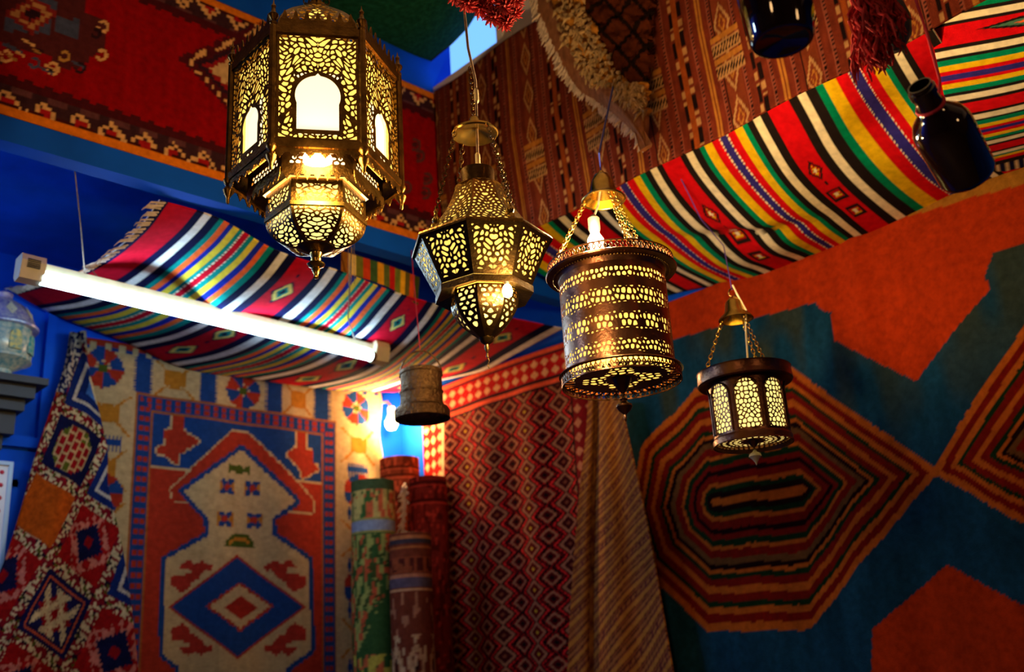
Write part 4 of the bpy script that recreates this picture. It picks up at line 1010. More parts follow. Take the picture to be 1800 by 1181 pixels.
# bowl: six pierced gores closing on a base disc
zbase = L.z(437, 0.0); zg1 = zd0-0.004
def bowlb(v): return 0.034+(apd-0.034)*np.sin(np.clip(v, 0, 1)*PI/2)**0.85
bf = cell_field(0.6*hd, 2*hd, 0.115, 0.0135, 0.0042, 0.0055, 51, 0.25, 0.003)
def bmap(u, v, w_):
    b = bowlb(v)-w_; return ((u*2-1)*bowlb(v)*math.tan(PI/6)*0.995, -b, zbase+(zg1-zbase)*(0.25*v+0.75*(1-np.cos(v*PI/2)))+w_*0.3)
bo = link('bowl_gore', fret_mesh('bowl_gore', 76, 84, bf, bmap), M['brass'], R); ring_copies(bo, R, 6)
vv = np.linspace(0, 1, 9); MB().lathe([(max(0.005, (bowlb(v)-0.008)/math.cos(PI/6)), zbase+0.006+(zg1-zbase-0.008)*(0.25*v+0.75*(1-math.cos(v*PI/2)))) for v in vv], 6, a0=0.0).build('lit_inner_bowl', M['glow_p'], R)
bd = MB().lathe([(0.0, zbase-0.012), (0.012, zbase-0.012), (0.030, zbase-0.006), (0.040, zbase), (0.040, zbase+0.004)], 24, cap=False); bd.build('base_disc', M['bronze'], R, smooth=True)
zf = zbase-0.010; hf = zf
MB().lathe([(0.0, 0.0), (0.006, 0.002), (0.0045, 0.006), (0.0085, hf*0.30), (0.010, hf*0.36), (0.007, hf*0.40), (0.018, hf*0.50), (0.0195, hf*0.56), (0.015, hf*0.62), (0.011, hf*0.66), (0.012, hf*0.74), (0.010, hf*0.78), (0.013, hf*0.90), (0.014, hf)], 20).build('finial', M['brass_hi'], R, smooth=True)
# three chains and the flex up to the roof
ch = MB(); top = 4.22-L.z0
for a in (0.5, 2.6, 4.7): ch.chain((0.03*math.cos(a), 0.03*math.sin(a), zr1+0.004), (0.006*math.cos(a), 0.006*math.sin(a), zr1+0.24), 0.022, 0.002)
ch.tube([(0, 0, zr1+0.08), (0, 0, top)], 0.0035, 6); ch.build('chain', M['bronze'], R)

# ------------------------------------------------------------------ 2. octagonal bell lantern
L = Lan('bell_lantern', 'octagonal bronze lantern with flared waist hung from a brass disc', (846, 430), 2.14, 606, 0.21)
R = L.root; N8 = PI/8; t8 = math.tan(N8); px = L.px
a_rid = 122*px*math.cos(N8); a_low = 84*px*math.cos(N8); a_top = 56*px*math.cos(N8); a_nk = 30*px
z_rid = L.z(386, a_rid); z_low = L.z(481, a_low); z_sh = L.z(318, a_top*0.62); z_nk = L.z(287, a_nk)
def taper(name, b0, z0, b1, z1, step, rib, seed, nu, nv, mar=0.006, curve=None, mat='bronze', warp=0.003, glow='glow_y', gin=0.008):
    Hs = math.hypot(b1-b0, z1-z0)
    fld_ = cell_field(2*b0*t8, 2*b1*t8, Hs, step, rib, mar, seed, 0.24, warp)
    def mp(u, v, w_):
        b = b0+(b1-b0)*v
        if curve is not None: b = b+curve(v)
        return ((u*2-1)*b*t8, -(b-w_), z0+(z1-z0)*v)
    o = link(name, fret_mesh(name, nu, nv, fld_, mp), M[mat], R); ring_copies(o, R, 8)
    vs_ = np.linspace(0.02, 0.98, 9); MB().lathe([(max(0.002, (b0+(b1-b0)*v+(float(curve(v)) if curve is not None else 0)-gin)/math.cos(N8)), z0+(z1-z0)*v) for v in vs_], 8, a0=N8, cap=False).build('lit_lining', M[glow], R)
    return o
taper('shoulder_panel', a_rid, z_rid, a_top*0.78, z_sh, 0.0125, 0.0056, 61, 80, 70, 0.004, lambda v: -0.020*np.sin(np.asarray(v)*PI)*(1-0.5*np.asarray(v)), 'brass', glow='glow_y')
taper('waist_panel', a_low, z_low, a_rid, z_rid, 0.0132, 0.0048, 62, 96, 96, 0.009, None, 'bronze', 0.004)
MB().lathe([(a_top*0.78/math.cos(N8), z_sh), (a_nk*0.98, z_sh+0.01), (a_nk, z_nk), (a_nk*0.86, z_nk+0.002), (a_nk*0.86, z_sh+0.02)], 24, cap=False).build('neck_collar', M['bronze'], R, smooth=True)
MB().lathe([(a_rid/math.cos(N8)+0.003, z_rid-0.004), (a_rid/math.cos(N8)+0.004, z_rid), (a_rid/math.cos(N8)+0.003, z_rid+0.004), (a_rid/math.cos(N8)-0.004, z_rid)], 8, a0=N8, cap=False).build('ridge_band', M['brass'], R)
a_pod = 57*px*math.cos(N8); z_pt = L.z(497, a_pod); z_pb = 0.008
MB().lathe([(a_low/math.cos(N8)+0.002, z_low-0.002), (a_low/math.cos(N8)+0.002, z_low-0.016), (a_pod/math.cos(N8), z_pt+0.004), (a_pod/math.cos(N8)-0.004, z_low-0.004)], 8, a0=N8, cap=False).build('waist_ledge', M['bronze'], R)
taper('pod_panel', 0.006, z_pb, a_pod, z_pt, 0.0128, 0.0046, 63, 64, 110, 0.0045, lambda v: 0.34*a_pod*np.sin(np.asarray(v)*PI)**0.9, 'bronze', 0.0, 'glow_p')
MB().lathe([(0.0, -0.028), (0.003, -0.026), (0.002, -0.016), (0.006, -0.008), (0.004, 0.0), (0.013, 0.006), (0.016, 0.016)], 12).build('tip', M['bronze'], R, smooth=True)
sw = MB().tube([(0, 0, -0.026), (0.003, 0, -0.034), (0, 0.001, -0.042), (0.002, 0, -0.050)], 0.0014, 5); sw.build('hook', M['bronze'], R)
# shoulder finials where the chains meet, canopy disc, chains, flex
zc = L.z(236, 0.0); rcan = 42*px
can = MB().lathe([(0.0, zc+0.012), (0.010, zc+0.012), (rcan*0.55, zc+0.004), (rcan*0.96, zc-0.002), (rcan, zc+0.001), (rcan*0.97, zc+0.006), (rcan*0.5, zc+0.014), (0.016, zc+0.022), (0.010, zc+0.040), (0.0, zc+0.042)], 36, cap=False); can.build('canopy_disc', M['brass_hi'], R, smooth=True)
for k in range(4):
    a = N8+PI/2*k; rr = a_rid*0.80; zz = z_rid+0.018
    fb = MB(); finial(fb, (rr*math.cos(a), rr*math.sin(a), zz), 0.75); fb.lathe([(0.001, -0.03), (0.006, -0.022), (0.008, -0.012), (0.004, 0.0)], 10, (rr*math.cos(a)*1.06, rr*math.sin(a)*1.06, zz+0.012)); fb.build('shoulder_finial', M['brass_hi'], R, smooth=True)
    MB().chain((rr*math.cos(a)*1.02, rr*math.sin(a)*1.02, zz+0.03), (rcan*0.97*math.cos(a), rcan*0.97*math.sin(a), zc+0.001), 0.015, 0.0013).build('chain', M['bronze'], R)
MB().chain((0, 0.004, zc+0.04), (-0.002, 0, zc+0.17), 0.018, 0.0016).build('chain', M['bronze'], R)
top = 4.22-L.z0
fx = MB().tube([(0.004, 0, z_nk-0.02), (0.002, -0.004, z_nk+0.03), (0.004, 0.0, zc), (0.004, -0.01, zc+0.06), (0.006, -0.008, zc+0.13), (-0.005, 0.0, zc+0.22), (-0.012, 0, zc+0.40), (-0.012, 0, top)], 0.0030, 6); fx.build('flex', M['cord'], R, smooth=True)
MB().lathe([(0.004, 0), (0.0055, 0.004), (0.0055, 0.030), (0.004, 0.034)], 10, (0.006, -0.008, zc+0.075)).build('connector', M['ivory'], R)
MB().lathe([(0.004, 0), (0.0055, 0.004), (0.0055, 0.026), (0.004, 0.030)], 10, (0.002, -0.004, z_nk+0.012)).build('connector', M['ivory'], R)
# bare bulb under the ledge
bp = L.local(atD((892, 512), 2.14-0.105)); MB().lathe([(0.002, -0.013), (0.008, -0.010), (0.0105, 0.0), (0.008, 0.010), (0.004, 0.015)], 14, bp).build('bulb', M['bulb'], R, 'glaring white bulb', smooth=True)
MB().lathe([(0.005, 0.012), (0.005, 0.034)], 10, bp).build('bulb_holder', M['socket'], R)
lamp('lantern_light', (bp[0]*1.55, bp[1]*1.55, bp[2]-0.01), P_L2, (1.0, 0.66, 0.26), 0.02, R)

# ------------------------------------------------------------------ 3. pierced copper drum lantern
L = Lan('drum_lantern', 'tall pierced copper drum lantern with a bare bulb in its open top', (1082, 560), 2.42, 742)
R = L.root; px = L.px; rb = 94*px; rf = 112*px; rfl = 103*px
zt_ = L.z(457, rb); zb_ = L.z(626, rb); Hc = zt_-zb_
rng = np.random.default_rng(5)
bands = [(0.035, 0.20), (0.265, 0.475), (0.535, 0.745), (0.80, 0.965)]
fields3 = []
for bi, (v0, v1) in enumerate(bands):
    hB = (v1-v0)*Hc; st = 0.0125; wU = 2*PI*rb/14; pts = []
    for r_ in range(int(hB/st)+1):
        for c_ in range(int(wU/st)+1):
            pts.append((-wU/2+(c_+0.5*(r_ % 2))*st+rng.uniform(-.2, .2)*st, r_*hB/max(1, int(hB/st))+rng.uniform(-.2, .2)*st))
    pts += [(p[0]+wU, p[1]) for p in pts]+[(p[0]-wU, p[1]) for p in pts]; fields3.append((v0, v1, hB, pts))
def drum3(U, V):
    out = np.full(U.shape, 0.003); wU = 2*PI*rb/14
    X = ((U*14) % 1.0-0.5)*wU; Y = V*Hc
    for v0, v1, hB, pts in fields3:
        sc = 0.0
        edge = 0.006*np.abs(np.sin(U*14*PI)) if True else 0
        m_ = (V > v0) & (V < v1); y = (V-v0)*Hc
        a = 0.0043-vor(pts, X, y); mm = np.minimum(y, hB-y)-edge*0.5; a = np.maximum(a, 0.002-mm); out = np.where(m_, a, out)
    return out
dm_ = link('pierced_body', fret_mesh('pierced_body', 560, 150, drum3, lambda u, v, w_: ((rb-w_)*np.sin(u*2*PI), -(rb-w_)*np.cos(u*2*PI), zb_+v*Hc)), M['copper'], R)
MB().lathe([(rb-0.010, zb_+0.004), (rb-0.010, zt_-0.004)], 48, cap=False).build('lit_lining', M['glow_y'], R)
def flange(name, z0, rin, rout, h, seed, mat):
    o = MB().lathe([(rin, z0+h*0.5), (rout-0.004, z0+h*0.55), (rout, z0+h), (rout+0.002, z0+h+0.002), (rout+0.001, z0), (rout-0.002, z0), (rout-0.006, z0+h*0.40), (rin, z0+h*0.35)], 64, cap=False).build(name, mat, R, smooth=True); return o
zf_ = L.z(420, rf)
# upper flange: pierced gallery standing on a flat rim
gw = 2*PI*rf/36
def gal(U, V):
    X = ((U*72) % 1.0-0.5); Y = V-0.5; return 0.10-np.minimum(np.abs(np.abs(X)+np.abs(Y)*0.75-0.28)*1.0, 9) if False else np.where(np.abs(Y) < 0.34, np.abs(np.abs(X)*1.0+np.abs(Y)*1.0-0.30)*-1+0.13, 0.1)
hg = 0.024
link('upper_gallery', fret_mesh('upper_gallery', 432, 14, gal, lambda u, v, w_: ((rf-w_)*np.sin(u*2*PI), -(rf-w_)*np.cos(u*2*PI), zf_-hg+v*hg), 0.0015), M['copper'], R)
MB().lathe([(rb-0.004, zf_-hg-0.006), (rf+0.004, zf_-hg-0.004), (rf+0.006, zf_-hg), (rf+0.002, zf_-hg+0.003), (rb-0.004, zf_-hg-0.002)], 64, cap=False).build('upper_rim', M['copper'], R, smooth=True)
bead = MB()
for k in range(110):
    a = 2*PI*k/110; bead.lathe([(0.0, -0.0022), (0.0020, 0.0), (0.0, 0.0022)], 5, ((rf-0.012)*math.cos(a), (rf-0.012)*math.sin(a), zf_-hg-0.008))
bead.build('beading', M['brass_hi'], R)
MB().lathe([(rb, zt_), (rb+0.004, zt_+0.012), (rb, zf_-hg-0.006)], 48, cap=False).build('throat', M['copper'], R, smooth=True)
# lower gallery, pierced base plate
zg_ = L.z(645, rfl); 
link('lower_gallery', fret_mesh('lower_gallery', 432, 18, gal, lambda u, v, w_: ((rfl-w_)*np.sin(u*2*PI), -(rfl-w_)*np.cos(u*2*PI), zg_+v*0.026), 0.0015), M['copper'], R)
MB().lathe([(rb, zb_+0.004), (rfl+0.003, zg_+0.028), (rfl+0.005, zg_+0.025), (rfl+0.001, zg_+0.023), (rb-0.002, zb_)], 64, cap=False).build('lower_rim', M['copper'], R, smooth=True)
zp = zg_+0.012; pts = [(r_*math.cos(a+0.2*r_*50), r_*math.sin(a+0.2*r_*50)) for r_, n_ in ((0.0, 1), (0.035, 8), (0.05, 16), (0.066, 20), (0.085, 30), (0.10, 36), (0.115, 40)) for a in np.linspace(0, 2*PI, n_+1)[:-1]]
pts = [(p[0]+rng.uniform(-.003, .003), p[1]+rng.uniform(-.003, .003)) for p in pts]
def plate(U, V):
    r_ = V*rfl*0.985; X = r_*np.cos(U*2*PI); Y = r_*np.sin(U*2*PI); a = 0.0052-vor(pts, X, Y)
    q_ = r_/rfl; lob = 0.55+0.14*np.cos(U*2*PI*4); solid = (q_ < 0.26) | ((q_ > lob) & (q_ < 0.76)) | (q_ > 0.95); return np.where(solid, 0.004, a)
link('base_plate', fret_mesh('base_plate', 220, 50, plate, lambda u, v, w_: ((v*0.985+0.004)*rfl*np.cos(u*2*PI), (v*0.985+0.004)*rfl*np.sin(u*2*PI), zp+0*u+w_), 0.0012), M['copper'], R)
MB().lathe([(0.004, zp+0.010), (rb-0.014, zp+0.010), (rb-0.014, zp+0.013), (0.004, zp+0.013)], 40).build('lit_floor', M['glow_y'], R)
zq_ = L.z(700, 0)
MB().lathe([(0.003, zp-0.034), (0.012, zp-0.024), (0.022, zp-0.006), (0.024, zp)], 20).build('base_boss', M['copper'], R, smooth=True)
hh_ = zp-0.036
MB().chain((0, 0, hh_), (0, 0, hh_-0.014), 0.012, 0.0012).build('drop_link', M['bronze'], R)
MB().lathe([(0.0, 0.0), (0.002, 0.004), (0.004, 0.012), (0.003, 0.018), (0.014, hh_*0.42), (0.019, hh_*0.55), (0.018, hh_*0.62), (0.010, hh_*0.70), (0.007, hh_*0.78), (0.010, hh_*0.82), (0.003, hh_-0.012)], 18).build('drop_finial', M['copper'], R, smooth=True)
# bell canopy, chains, socket and bulb
zc = L.z(352, 0.0); rcn = 41*px
MB().lathe([(rcn*0.98, zc-0.002), (rcn, zc+0.001), (rcn*0.93, zc+0.006), (rcn*0.62, zc+0.020), (rcn*0.52, zc+0.048), (rcn*0.34, zc+0.068), (0.008, zc+0.074), (0.006, zc+0.080), (0.004, zc+0.064), (rcn*0.30, zc+0.060), (rcn*0.46, zc+0.044), (rcn*0.58, zc+0.014), (rcn*0.90, zc+0.001)], 36, cap=False).build('bell_canopy', M['brass_hi'], R, smooth=True)
for k in range(3):
    a = PI*(0.30+2*k/3.0)
    for da in (-0.07, 0.07): MB().chain((rf*0.97*math.cos(a+da), rf*0.97*math.sin(a+da), zf_), (rcn*0.85*math.cos(a+da*2), rcn*0.85*math.sin(a+da*2), zc+0.002), 0.012, 0.0009).build('chain', M['brass_hi'], R)
zbv = L.z(424, 0.0)
bpos = L.local(atD((1047, 424), 2.42-0.04)); bpos = np.array([bpos[0], bpos[1], bpos[2]])
MB().lathe([(0.002, -0.024), (0.012, -0.020), (0.019, -0.008), (0.019, 0.004), (0.011, 0.018), (0.009, 0.026)], 18, bpos).build('bulb', M['bulb'], R, 'glaring white bulb', smooth=True)
MB().lathe([(0.012, 0.024), (0.014, 0.030), (0.014, 0.058), (0.006, 0.066)], 16, bpos).build('socket', M['socket'], R, smooth=True)
MB().tube([bpos+np.array([0, 0, 0.06]), bpos*0.5+np.array([0, 0, (zc+0.02)*0.5+0.03]), (0, 0, zc+0.06)], 0.0028, 6).build('flex', M['cord'], R)
lamp('lantern_light', (bpos[0], bpos[1]-0.03, bpos[2]+0.005), P_L3, (1.0, 0.66, 0.26), 0.05, R)
topp = L.local(onX((1078, 150), XW-0.10))
MB().tube([(0, 0, zc+0.07), (0, 0.0, zc+0.13), topp*0.5+np.array([0, 0, zc+0.13])*0.5, topp], 0.0026, 6).build('hanging_flex', M['cord_blue'], R)

# ------------------------------------------------------------------ 4. small lantern with arched windows
L = Lan('arched_lantern', 'small dark copper lantern with glowing arched windows before the medallion carpet', (1312, 690), 2.74, 818)
R = L.root; px = L.px; rb = 65*px; rt = 80*px; nA = 8
zt_ = L.z(656, rb); zb_ = L.z(756, rb); Hc = zt_-zb_; wA = 2*PI*rb/nA
pts = seeds(wA, Hc, 0.0125, 0.34, np.random.default_rng(71)); 
def arcf(U, V):
    X = ((U*nA) % 1.0-0.5)*wA; Y = V*Hc; hwid = wA*0.39; y1 = Hc*0.93-hwid
    a = np.where(Y < y1, np.abs(X)-hwid, np.hypot(X, Y-y1)-hwid); a = np.maximum(a, Hc*0.06-Y)
    return np.maximum(a+0.0005, 0.0030-vor(pts, X, Y))
link('arched_body', fret_mesh('arched_body', 400, 110, arcf, lambda u, v, w_: ((rb-w_)*np.sin(u*2*PI+PI/nA), -(rb-w_)*np.cos(u*2*PI+PI/nA), zb_+v*Hc)), M['copper'], R)
MB().lathe([(rb-0.007, zb_+0.004), (rb-0.007, zt_-0.004)], 40, cap=False).build('lit_lining', M['glow_p'], R)
rib = MB(); hwid = wA*0.40; y1 = Hc*0.93-hwid
for sgn in (-1, 1):
    rib.tube([((rb+0.002)*math.sin(sgn*hwid/rb), -(rb+0.002)*math.cos(sgn*hwid/rb), zb_+0.01), ((rb+0.002)*math.sin(sgn*hwid/rb), -(rb+0.002)*math.cos(sgn*hwid/rb), zb_+y1)], 0.0028, 6)
rib.tube([((rb+0.002)*math.sin(hwid*math.cos(a)/rb), -(rb+0.002)*math.cos(hwid*math.cos(a)/rb), zb_+y1+hwid*math.sin(a)) for a in np.linspace(0, PI, 13)], 0.0028, 6)
rb0 = rib.build('window_arch', M['copper'], R, smooth=True); ring_copies(rb0, R, nA, 0.0)
for i_, o_ in enumerate([c for c in R.children if c.name.startswith('window_arch')]): o_.rotation_euler = (0, 0, 2*PI*i_/nA)
zf_ = L.z(652, rt)
MB().lathe([(rb, zt_-0.002), (rb+0.004, zf_), (rt-0.004, zf_-0.002), (rt, zf_-0.004), (rt+0.003, zf_), (rt+0.001, zf_+0.028), (rt+0.003, zf_+0.033), (rt-0.003, zf_+0.033), (rt-0.004, zf_+0.004), (rb-0.004, zf_+0.004)], 56, cap=False).build('upper_rim', M['copper'], R, smooth=True)
zl = L.z(768, rb)
MB().lathe([(rb, zb_+0.004), (rb+0.004, zb_-0.004), (rb+0.003, zl+0.004), (rb+0.005, zl), (rb+0.001, zl), (rb-0.001, zb_-0.006)], 48, cap=False).build('lower_rim', M['copper'], R, smooth=True)
zp = zl+0.010; pts2 = [(r_*math.cos(a), r_*math.sin(a)) for r_, n_ in ((0.0, 1), (0.03, 10), (0.045, 18), (0.060, 26), (0.075, 34), (0.09, 42)) for a in np.linspace(0, 2*PI, n_+1)[:-1]]
def plate4(U, V):
    r_ = V*rb*0.99; a = 0.0045-vor(pts2, r_*np.cos(U*2*PI), r_*np.sin(U*2*PI)); return np.where((V < 0.33) | (V > 0.95) | ((V > 0.62) & (V < 0.70)), 0.004, a)
link('base_plate', fret_mesh('base_plate', 180, 36, plate4, lambda u, v, w_: ((v*0.99+0.004)*rb*np.cos(u*2*PI), (v*0.99+0.004)*rb*np.sin(u*2*PI), zp+0*u+w_)), M['copper'], R)
MB().lathe([(0.002, zp+0.006), (rb-0.006, zp+0.006), (rb-0.006, zp+0.009), (0.002, zp+0.009)], 32).build('lit_floor', M['glow_p'], R)
MB().lathe([(0.002, zp-0.018), (0.010, zp-0.010), (0.016, zp)], 16).build('base_boss', M['copper'], R, smooth=True)
MB().lathe([(0.0, 0.0), (0.0015, 0.003), (0.003, 0.008), (0.010, 0.018), (0.0165, 0.024), (0.015, 0.030), (0.006, 0.036), (0.003, 0.042)], 16).build('drop_finial', M['ivory'], R, 'pale drop finial', smooth=True)
MB().tube([(0, 0, 0.04), (0, 0, zp-0.016)], 0.0010, 5).build('drop_wire', M['bronze'], R)
zc = L.z(562, 0.0); rcn = 31*px
MB().lathe([(rcn, zc), (rcn*0.98, zc+0.004), (rcn*0.6, zc+0.022), (rcn*0.48, zc+0.052), (0.010, zc+0.066), (0.004, zc+0.068), (0.004, zc+0.058), (rcn*0.42, zc+0.046), (rcn*0.54, zc+0.016), (rcn*0.92, zc)], 32, cap=False).build('bell_canopy', M['brass_hi'], R, smooth=True)
for k in range(3):
    a = PI*(-0.32+2*k/3.0)
    MB().chain((rt*0.86*math.cos(a), rt*0.86*math.sin(a), zf_+0.03), (rcn*0.8*math.cos(a), rcn*0.8*math.sin(a), zc), 0.015, 0.0014).build('chain', M['brass_hi'], R)
    MB().lathe([(0.004, -0.03), (0.004, 0.004)], 6, (rt*0.86*math.cos(a), rt*0.86*math.sin(a), zf_+0.032)).build('chain_lug', M['copper'], R)
MB().tube([(0.004, -0.004, zc+0.10), (0.012, -0.012, zc+0.07), (0.03, -0.012, zc+0.02), (0.022, -0.006, zc-0.03), (0.012, 0, zf_+0.02)], 0.0026, 6).build('flex', M['ivory'], R, smooth=True)
hk = [(0.010*math.cos(a), 0, zc+0.080+0.012*math.sin(a)) for a in np.linspace(-1.2, 4.4, 14)]; MB().tube(hk, 0.0022, 6).build('hook', M['bronze'], R)
t1 = L.local(onX((1272, 432), 2.66)); t2 = L.local(onX((1232, 385), 2.50)); t3 = L.local(onX((1195, 310), 2.40)); t4 = L.local(onX((1168, 246), 2.315))
MB().tube([(0, 0, zc+0.09), t1, t2, t3, t4], 0.0018, 6).build('hanging_thread', M['cord_purple'], R)

# ------------------------------------------------------------------ 5. small unlit embossed lantern on a red string
L = Lan('tin_lantern', 'small unlit embossed metal lantern with loop handle hung on red string', (741, 690), 3.12, 738)
R = L.root; px = L.px; r0 = 36.5*px; zt_ = L.z(640, r0)
MB().lathe([(r0*1.30, 0.002), (r0*1.31, 0.010), (r0*1.30, 0.028), (r0*1.22, 0.036), (r0*1.02, 0.042), (r0*1.03, 0.050), (r0, 0.054), (r0, zt_*0.52), (r0*1.03, zt_*0.53), (r0*1.03, zt_*0.57), (r0*0.99, zt_*0.58), (r0*0.97, zt_*0.90), (r0*1.01, zt_*0.92), (r0*1.0, zt_*0.98), (r0*0.94, zt_)], 48, cap=False).build('embossed_body', M['tin'], R, smooth=True)
MB().lathe([(r0*0.94, zt_), (r0*0.5, zt_-0.004), (0.002, zt_-0.006)], 32, cap=False).build('lid', M['tin'], R)
def pl5(U, V):
    r_ = V*r0*1.25; k = np.round(r_/0.010); return 0.55-(np.abs(np.sin(U*2*PI*(10+6*k)/2.0))+np.abs(np.cos(r_/0.010*PI))*0.25) if False else np.where((V < 0.2) | (V > 0.93), 0.1, 0.62-np.abs(np.sin(U*PI*40))*np.abs(np.sin(V*PI*5)))
link('pierced_floor', fret_mesh('pierced_floor', 240, 40, pl5, lambda u, v, w_: ((v+0.004)*r0*1.25*np.cos(u*2*PI), (v+0.004)*r0*1.25*np.sin(u*2*PI), 0.016+w_+0*u)), M['tin'], R)
hd_ = [(r0*1.0*math.cos(a), 0, zt_*0.86+0.085*math.sin(a)) for a in np.linspace(0, PI, 17)]
MB().tube(hd_, 0.0028, 6).build('loop_handle', M['tin'], R, smooth=True)
tp_ = L.local(onY((723, 440), YW-0.002)); MB().tube([(0, 0, zt_*0.86+0.085), tp_], 0.0016, 5).build('string', M['cord_red'], R)

# ================================================================== FLUORESCENT TUBE
ya = 3.08; A_ = onY((36, 478), ya); B_ = onY((672, 628), ya); ln = np.linalg.norm(B_-A_); dirx = (B_-A_)/ln
root = empty('tube_lamp', A_, 'long fluorescent tube lamp in ivory batten hung under the left blanket', 'lamp'); root.rotation_euler = (0, -math.asin(dirx[2]), math.atan2(dirx[1], dirx[0]))
MB().box((0.0, -0.010, 0.020), (ln, 0.022, 0.042)).build('batten', M['ivory'], root)
def endcap(x0, x1):
    w_ = 0.024
    prof = [(-0.020, -0.026), (0.018, -0.030), (0.034, -0.012), (0.034, 0.050), (-0.022, 0.052), (-0.030, 0.03)]
    m_ = MB(); n = len(prof); m_.add([(x0, y-0.006, z) for y, z in prof]+[(x1, y-0.006, z) for y, z in prof], [tuple(reversed(range(n))), tuple(range(n, 2*n))]+[(i, (i+1) % n, (i+1) % n+n, i+n) for i in range(n)]); return m_
e_ = endcap(-0.01, 0.062).build('end_cap', M['ivory'], root)
sl_ = MB()
for k in range(5): sl_.box((0.006, -0.040, 0.008+k*0.006), (0.044, -0.030, 0.0105+k*0.006))
sl_.build('vent_slots', M['socket'], e_)
endcap(ln-0.05, ln+0.012).build('end_cap', M['ivory'], root)
MB().tube([(0.058, -0.012, -0.012), (ln-0.048, -0.012, -0.012)], 0.0185, 20).build('tube', M['tube'], root, 'blue-white glowing tube', smooth=True)
MB().tube([(ln-0.062, -0.012, -0.012), (ln-0.046, -0.012, -0.012)], 0.019, 20).build('tube_end', M['tin'], root)
wm_ = root.matrix_basis.inverted()
def loc_(P): return wm_ @ Vector(P)
root_m = Matrix.Translation(Vector(A_)) @ root.rotation_euler.to_matrix().to_4x4(); wm_ = root_m.inverted()
MB().tube([(0.20, 0.02, 0.040), loc_(onY((142, 400), 2.9)), loc_(onY((125, 236), 2.647))], 0.0022, 6).build('hanging_string', M['cord'], root)
MB().tube([(0.17, 0.0, 0.046), (0.20, 0.0, 0.075), (0.23, 0.0, 0.046)], 0.0016, 5).build('string_knot', M['cord'], root)
MB().tube([(ln-0.13, 0, 0.046), loc_(onY((612, 560), 2.85)), loc_(onY((616, 470), 2.69)), loc_(onY((618, 436), 2.649))], 0.0026, 6).build('hanging_string', M['cord'], root)
MB().tube([(ln-0.13, 0.0, 0.05), (ln-0.08, 0.0, 0.085), (ln-0.045, 0.0, 0.075), (ln-0.02, 0, 0.11)], 0.003, 6).build('twisted_wire', M['cord'], root)
for k in range(3):
    x = 612+k*5; MB().tube([loc_(onY((x, 425), 2.645)), loc_(onY((x+1, 500), 2.66))], 0.0010, 4).build('thread', M['cord'], root)

# ================================================================== CORNER LAMP
cp = onY((688, 742), 3.915)
root = empty('wall_bulb', cp, 'bare bulb burning on the blue wall in the corner behind the rug rolls', 'lamp')
MB().lathe([(0.002, -0.04), (0.020, -0.034), (0.030, -0.014), (0.029, 0.004), (0.016, 0.030), (0.013, 0.040)], 20).build('bulb', M['bulb'], root, smooth=True)
MB().lathe([(0.015, 0.038), (0.017, 0.044), (0.017, 0.075), (0.008, 0.08)], 16).build('socket', M['ivory'], root, smooth=True)
MB().tube([(0, 0, 0.078), (0, 0.03, 0.11), (0, 0.095, 0.12)], 0.006, 8).build('wall_arm', M['ivory'], root)
lamp('corner_light', (cp[0]-0.01, cp[1]-0.035, cp[2]), P_CORNER, (1.0, 0.60, 0.22), 0.04)

# ================================================================== BOTTLES AND TASSELS
def bottle(label, prof, c, scale, tilt, yaw, band=None):
    root = empty('glass_bottle', c, label, 'bottle', yaw, 'dark glass bottles hung from the ceiling')
    b = MB().lathe([(r*scale, z*scale) for r, z in prof], 48, cap=False); o = b.build('glass_body', M['glass'], root, smooth=True)
    root.rotation_euler = (tilt[0], tilt[1], yaw)
    if band is not None:
        rr, zz = band; MB().tube([(rr*scale*math.cos(a), rr*scale*math.sin(a), zz*scale) for a in np.linspace(0, 2*PI, 25)], 0.0028, 6, cap=False).build('neck_string', M['cord_red'], root)
    return root
prof = [(0.0, 0.03), (0.26, 0.0), (0.35, 0.015), (0.40, 0.06), (0.42, 0.13), (0.43, 0.92), (0.42, 1.04), (0.36, 1.18), (0.25, 1.29), (0.185, 1.38), (0.170, 1.60), (0.195, 1.61), (0.195, 1.71), (0.17, 1.72), (0.17, 1.78), (0.15, 1.78), (0.14, 1.70)]
bc = atD((1704, 312), 1.75); up1 = atD((1616, 150), 1.66); axis = Vector(up1-bc); hgt = axis.length
q = Vector((0, 0, 1)).rotation_difference(axis.normalized())
bt = bottle('dark glass bottle hung by red string before the level striped blanket', prof, bc, hgt/1.78, (0, 0), 0, (0.20, 1.40)); bt.rotation_mode = 'QUATERNION'; bt.rotation_quaternion = q
nk = Vector(bc)+axis*(1.45/1.78)
inv = (Matrix.Translation(Vector(bc)) @ q.to_matrix().to_4x4()).inverted()
MB().tube([inv @ (nk+Vector((0.01, -0.012, 0.0))), inv @ Vector(atD((1652, 140), 1.72)), inv @ Vector(atD((1630, 60), 1.76)), inv @ Vector(atD((1600, -30), 1.82)), inv @ Vector(atD((1560, -260), 1.95))], 0.0026, 6).build('hanging_string', M['cord_red'], bt)
prof2 = [(0.0, 0.05), (0.34, 0.012), (0.38, 0.0), (0.42, 0.012), (0.45, 0.06), (0.54, 0.9), (0.56, 1.2), (0.50, 1.42), (0.28, 1.6), (0.2, 1.7), (0.2, 1.95), (0.23, 2.0), (0.2, 2.05)]
b2c = atD((1376, 74), 1.60); bt2 = bottle('wide dark glass jar hanging from above at the picture top', prof2, b2c, 0.112, (0, 0), 0)
MB().tube([(0, 0, 0.20), (0.0, 0, 0.6), (0, 0, 4.22-b2c[2])], 0.003, 6).build('hanging_string', M['cord_red'], bt2)

